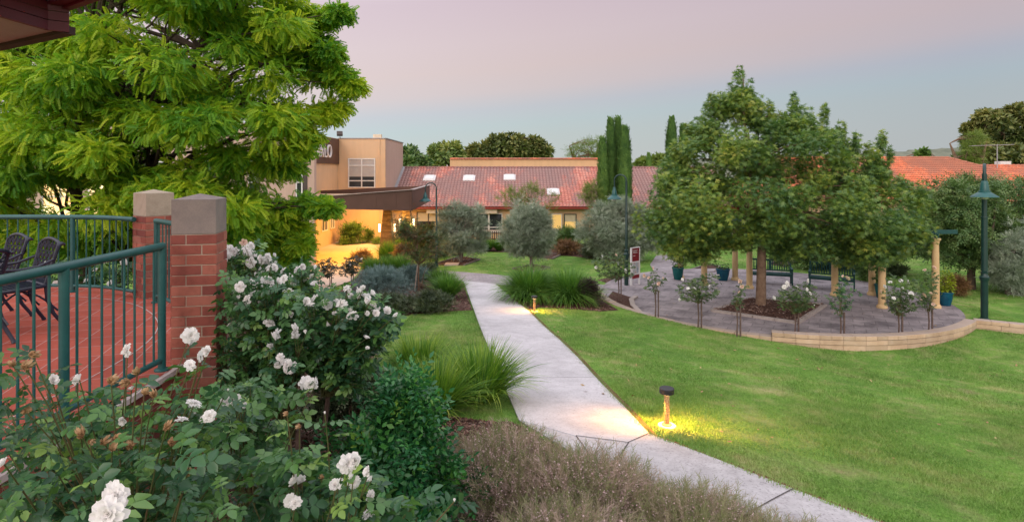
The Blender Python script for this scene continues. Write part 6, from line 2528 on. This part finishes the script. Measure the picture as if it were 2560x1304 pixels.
far_b = mk(Z4([(90, 165), (120, 180), (185, 185), (215, 180), (245, 195), (290, 220), (330, 225), (225, 252), (295, 318), (345, 285), (385, 280), (435, 300), (85, 355), (75, 390), (125, 345), (85, 425), (115, 468), (230, 140), (340, 245), (60, 205), (160, 410), (140, 405), (270, 380), (345, 212), (200, 165), (300, 235), (390, 265)]), 24, 'ooc', 6.1, .3) + mk(Z4([(180, 120), (235, 138)]), 20, 'p', 6.1)
mid_b = mk(Z4([(245, 385), (325, 365), (300, 375), (345, 380), (405, 375), (440, 355), (200, 495), (155, 410), (245, 450), (355, 480), (440, 455), (485, 450), (515, 485), (350, 645), (155, 685), (410, 600), (490, 590), (108, 825), (280, 815), (205, 505), (430, 465), (470, 440)]), 27, 'ooc', 5.2, .25)
mid_b += mk(Z4([(380, 735), (395, 715), (515, 695), (530, 740), (415, 865), (460, 915), (480, 935), (440, 900)]), 30, 'oc', 4.7, .15)
right_b = mk(Z4([(585, 505), (640, 480), (725, 520), (805, 510), (860, 430), (880, 465), (930, 450), (925, 485), (980, 480), (1025, 535), (1040, 580), (890, 592), (1115, 570), (725, 660), (980, 742), (850, 415), (940, 440), (1000, 495), (1050, 565), (790, 500), (820, 520)]), 28, 'ooc', 4.9, .25)
left_b = mk(Z3([(1285, 50)]), 36, 'o', 3.0) + mk(Z3([(1395, 155), (1345, 190), (1280, 245), (355, 350), (510, 350), (850, 150), (830, 620), (1225, 610), (1360, 610), (1410, 590), (885, 410), (530, 345)]), 30, 'oc', 2.8, .15) + mk(Z3([(1295, 520), (1310, 500)]), 40, 'o', 2.7)
left_b += [(8, 1158, 42, 'c', 2.2), (286, 1240, 84, 'o', 1.80), (270, 1284, 84, 'o', 1.76)]
left_b += mk(Z3([(210, 175), (85, 250), (550, 720), (605, 760), (690, 770), (755, 815), (780, 735), (880, 800), (1155, 770), (1120, 670), (970, 440), (160, 260), (930, 300), (850, 360), (740, 360), (150, 545), (1275, 955), (1040, 450)]), 30, 'd', 2.6, .25)
low_b = mk(Z5([(540, 635), (595, 610), (580, 735), (440, 805), (705, 695), (725, 765), (725, 890), (120, 775), (175, 770), (120, 945), (85, 930), (700, 1040), (590, 780), (460, 790)]), 38, 'oc', 2.6, .12) + [(812, 1032, 20, 'b', 2.7), (1136, 1250, 24, 'b', 2.3)] + mk(Z5([(630, 650), (340, 750), (60, 230), (160, 330), (990, 930)]), 18, 'd', 2.6)
midlow_b = mk(Z4([(590, 1035), (615, 1045), (650, 1025)]), 34, 'p', 4.2, .05) + mk(Z3([(1525, 495), (1590, 475), (1655, 520), (1610, 470)]), 32, 'oc', 3.3, .1) + [(570, 975, 18, 'b', 3.3)]
for i, q_ in enumerate(midlow_b[:3]):
    midlow_b[i] = (*q_[:3], 'o', q_[4])

g = lambda x, y: (x, y, gz(x, y))
_r = random.Random(77)
for l in (far_b, mid_b, right_b):       # companions: roses open in small clusters
    l += [(x + _r.uniform(-26, 26), y + _r.uniform(-16, 26), s * _r.uniform(.55, .85), _r.choice('ccob'), d + _r.uniform(-.15, .15)) for x, y, s, k, d in l[::2] if x < 1000]
rose_bush('white rose bush directly behind the front brick pillar, covered in blooms', g(-2.35, 6.25), far_b, [([(556, 640), (640, 612), (690, 655), (730, 690), (740, 730), (700, 780), (556, 790)], 6.15, .35, 800)], .13, .5)
rose_bush('white rose bush right of the front pillar, below the fullest blooms', g(-1.95, 5.25), mid_b, [([(556, 700), (640, 690), (720, 700), (760, 760), (750, 880), (700, 960), (620, 990), (556, 960)], 5.0, .4, 950)], .13, .5, True)
rose_bush('tall white standard rose with leaning trunk, reaching out over the lawn', g(-1.78, 5.35), right_b, [([(700, 770), (780, 735), (850, 715), (930, 745), (985, 775), (975, 860), (930, 900), (915, 980), (850, 990), (780, 930), (720, 860)], 4.95, .4, 1050), ([(940, 790), (985, 780), (975, 850), (940, 870)], 4.8, .2, 90)], .13, .95, False, trunk_lean=(.22, -.25))
rose_bush('big foreground white rose bush with brown spent blooms against the terrace wall', g(-1.75, 2.75), left_b, [([(0, 1060), (150, 1060), (330, 1040), (470, 950), (540, 900), (575, 960), (620, 1060), (610, 1304), (0, 1304)], 2.65, .3, 680), ([(0, 880), (80, 880), (200, 960), (330, 960), (330, 1060), (0, 1070)], 2.7, .2, 110), ([(100, 1130), (420, 1100), (560, 1130), (560, 1304), (0, 1304)], 1.95, .25, 110)], .108, .35, fwd=.55)
rose_bush('low white rose bush at the bottom centre with blooms facing the camera', g(-.95, 2.75), low_b, [([(610, 1150), (700, 1120), (800, 1140), (900, 1160), (960, 1210), (950, 1304), (600, 1304)], 2.6, .25, 300), ([(930, 1240), (1080, 1250), (1160, 1260), (1180, 1304), (930, 1304)], 2.3, .12, 45)], .12, .15)
rose_bush('white rose bush with a dark stake between the pillar foot and the glossy shrub', g(-1.55, 3.6), midlow_b, [([(540, 970), (640, 960), (720, 990), (700, 1100), (740, 1130), (600, 1160), (560, 1060)], 3.5, .35, 260)], .125, .55, True)
rear = mk([(55, 680), (75, 683), (125, 664), (150, 668), (170, 692), (240, 676), (262, 650), (195, 697), (217, 702), (275, 706), (140, 708), (110, 660), (290, 722), (310, 655)], 20, 'oc', 8.9, .2)
rose_bush('white rose bush seen through the rear railing below the yellow green tree', g(-6.9, 9.2), rear, [([(10, 668), (120, 650), (320, 655), (325, 735), (150, 735), (10, 730)], 9.0, .35, 700)], .14, .5)
r7 = mk([(755, 667), (742, 672), (720, 690), (778, 690), (790, 668), (765, 700), (730, 712), (785, 712)], 22, 'oc', 7.6, .2)
rose_bush('small white rose bush left of the forecourt drive, beyond the larger roses', g(-2.75, 7.8), r7, [([(712, 668), (760, 655), (795, 680), (790, 720), (740, 745), (712, 735)], 7.6, .3, 420)], .13, .4)


# standard roses on single stems
def std_rose(label, base, crown, blooms, n, leaf=.12, leafm=None, dsp=.35, trunk=None, group='standard roses round the court', stake=True, rmul=1.0, kinds=None):
    b_ = Vector(base)
    ys_ = [q[1] for q in crown]
    ztr = CAMZ - (max(ys_) - CY) * b_.y / F
    tr = max(.3, (ztr - b_.z) * .96 + .04)
    bl = [(x, y, s, k, b_.y + random.uniform(-.25, .1)) for x, y, s, k in blooms]
    rose_bush(label, b_, bl, [(crown, b_.y, dsp, n)], leaf, tr, stake, leafm=leafm, group=group, name='standard_rose', seed=int(abs(b_.x) * 100), fwd=.4, rmul=1.2)


m_rose2 = leaf_mat('rose_leaf_pale', [(.1, (.035, .075, .03)), (.5, (.075, .14, .045)), (.95, (.19, .25, .09))], .25, .45, 1.6)
m_rosed = leaf_mat('rose_leaf_dark', [(.1, (.012, .022, .012)), (.6, (.03, .045, .022)), (.95, (.07, .08, .04))], .15, .45, 1.6)  # darker copy of the rose leaf, silhouette shade put into its colour
fz = lambda x, y: tuple(flat(x, y, 0.0))
std_rose('pale standard rose on two stakes beside the lamp, nearest the sign', tuple(flat(1546, 752, .02)), [(1482, 655), (1510, 635), (1550, 632), (1580, 655), (1582, 690), (1545, 700), (1495, 690)], [(1506, 641, 10, 'o'), (1540, 637, 8, 'p'), (1565, 677, 12, 'o'), (1545, 658, 8, 'o'), (1553, 668, 7, 'p'), (1490, 668, 6, 'o')], 420, .15, m_rose2, .5)
std_rose('standard rose with peach blooms and open branches, left of the court', fz(1638, 797), [(1605, 690), (1640, 668), (1668, 690), (1660, 715), (1640, 735), (1615, 725)], [(1611, 689, 11, 'p'), (1622, 694, 9, 'p'), (1647, 709, 11, 'p'), (1657, 695, 9, 'p'), (1632, 670, 7, 'p')], 90, .13, m_rose2, .35)
std_rose('bushy standard rose with a few white blooms, second from the wall end', fz(1745, 822), [(1692, 720), (1715, 692), (1750, 690), (1790, 685), (1802, 710), (1785, 745), (1745, 758), (1712, 750), (1695, 740)], [(1697, 750, 13, 'c'), (1737, 720, 9, 'o'), (1795, 687, 8, 'o'), (1720, 720, 8, 'o'), (1773, 714, 7, 'o'), (1706, 698, 8, 'o')], 420, .13, m_rose2, .5)
std_rose('thin standard rose with two peach blooms in front of the plane trunk', fz(1842, 840), [(1830, 735), (1850, 715), (1866, 705), (1865, 735), (1855, 765), (1835, 770)], [(1851, 703, 11, 'p'), (1855, 716, 12, 'p'), (1848, 730, 7, 'p')], 80, .12, m_rose2, .25)
std_rose('wide white standard rose in front of the diamond mulch bed', fz(1987, 834), [(1940, 740), (1960, 715), (2000, 712), (2030, 705), (2045, 735), (2030, 765), (1990, 785), (1950, 770)], [(1969, 709, 13, 'o'), (1961, 717, 11, 'o'), (1993, 716, 9, 'o'), (2020, 701, 9, 'o'), (2018, 723, 10, 'o'), (2026, 733, 9, 'o'), (1933, 745, 12, 'c'), (2036, 763, 7, 'b')], 430, .13, m_rose2, .5)
std_rose('sparse standard rose with one salmon bloom in front of a cream column', fz(2101, 842), [(2070, 740), (2095, 695), (2120, 690), (2135, 720), (2160, 730), (2130, 760), (2100, 790), (2075, 765)], [(2119, 695, 12, 'p'), (2107, 690, 7, 'p')], 170, .13, m_rose, .4)
std_rose('fullest white standard rose near the end of the row', fz(2246, 840), [(2205, 725), (2230, 690), (2265, 690), (2300, 700), (2320, 740), (2290, 770), (2250, 790), (2215, 765)], [(2225, 704, 10, 'o'), (2252, 701, 9, 'o'), (2271, 704, 11, 'o'), (2213, 716, 10, 'o'), (2278, 732, 12, 'o'), (2202, 728, 10, 'p'), (2257, 719, 7, 'o'), (2235, 745, 9, 'o')], 460, .13, m_rose2, .5)
std_rose('tall leggy standard rose with peach blooms and brown stake at the row end', fz(2321, 832), [(2290, 700), (2320, 670), (2345, 680), (2335, 720), (2330, 760), (2310, 780), (2295, 750)], [(2312, 675, 10, 'p'), (2336, 669, 11, 'p'), (2310, 738, 12, 'p'), (2327, 733, 9, 'p'), (2333, 760, 9, 'p'), (2302, 749, 7, 'p')], 170, .13, m_rose2, .4)
b_ = at(824, 716)
std_rose('small dark standard rose silhouetted on the drive, left of two', tuple(b_), [(788, 665), (805, 648), (830, 645), (840, 670), (832, 692), (800, 692)], [(824, 660, 6, 'o'), (812, 668, 5, 'o')], 220, .20, m_rosed, .6, group='dark standard roses on the drive')
b_ = at(878, 722)
std_rose('small dark standard rose silhouetted on the drive, right of two', tuple(b_), [(846, 675), (865, 645), (900, 638), (906, 660), (885, 685), (855, 690)], [(876, 662, 6, 'o'), (904, 646, 5, 'o')], 230, .20, m_rosed, .6, group='dark standard roses on the drive')
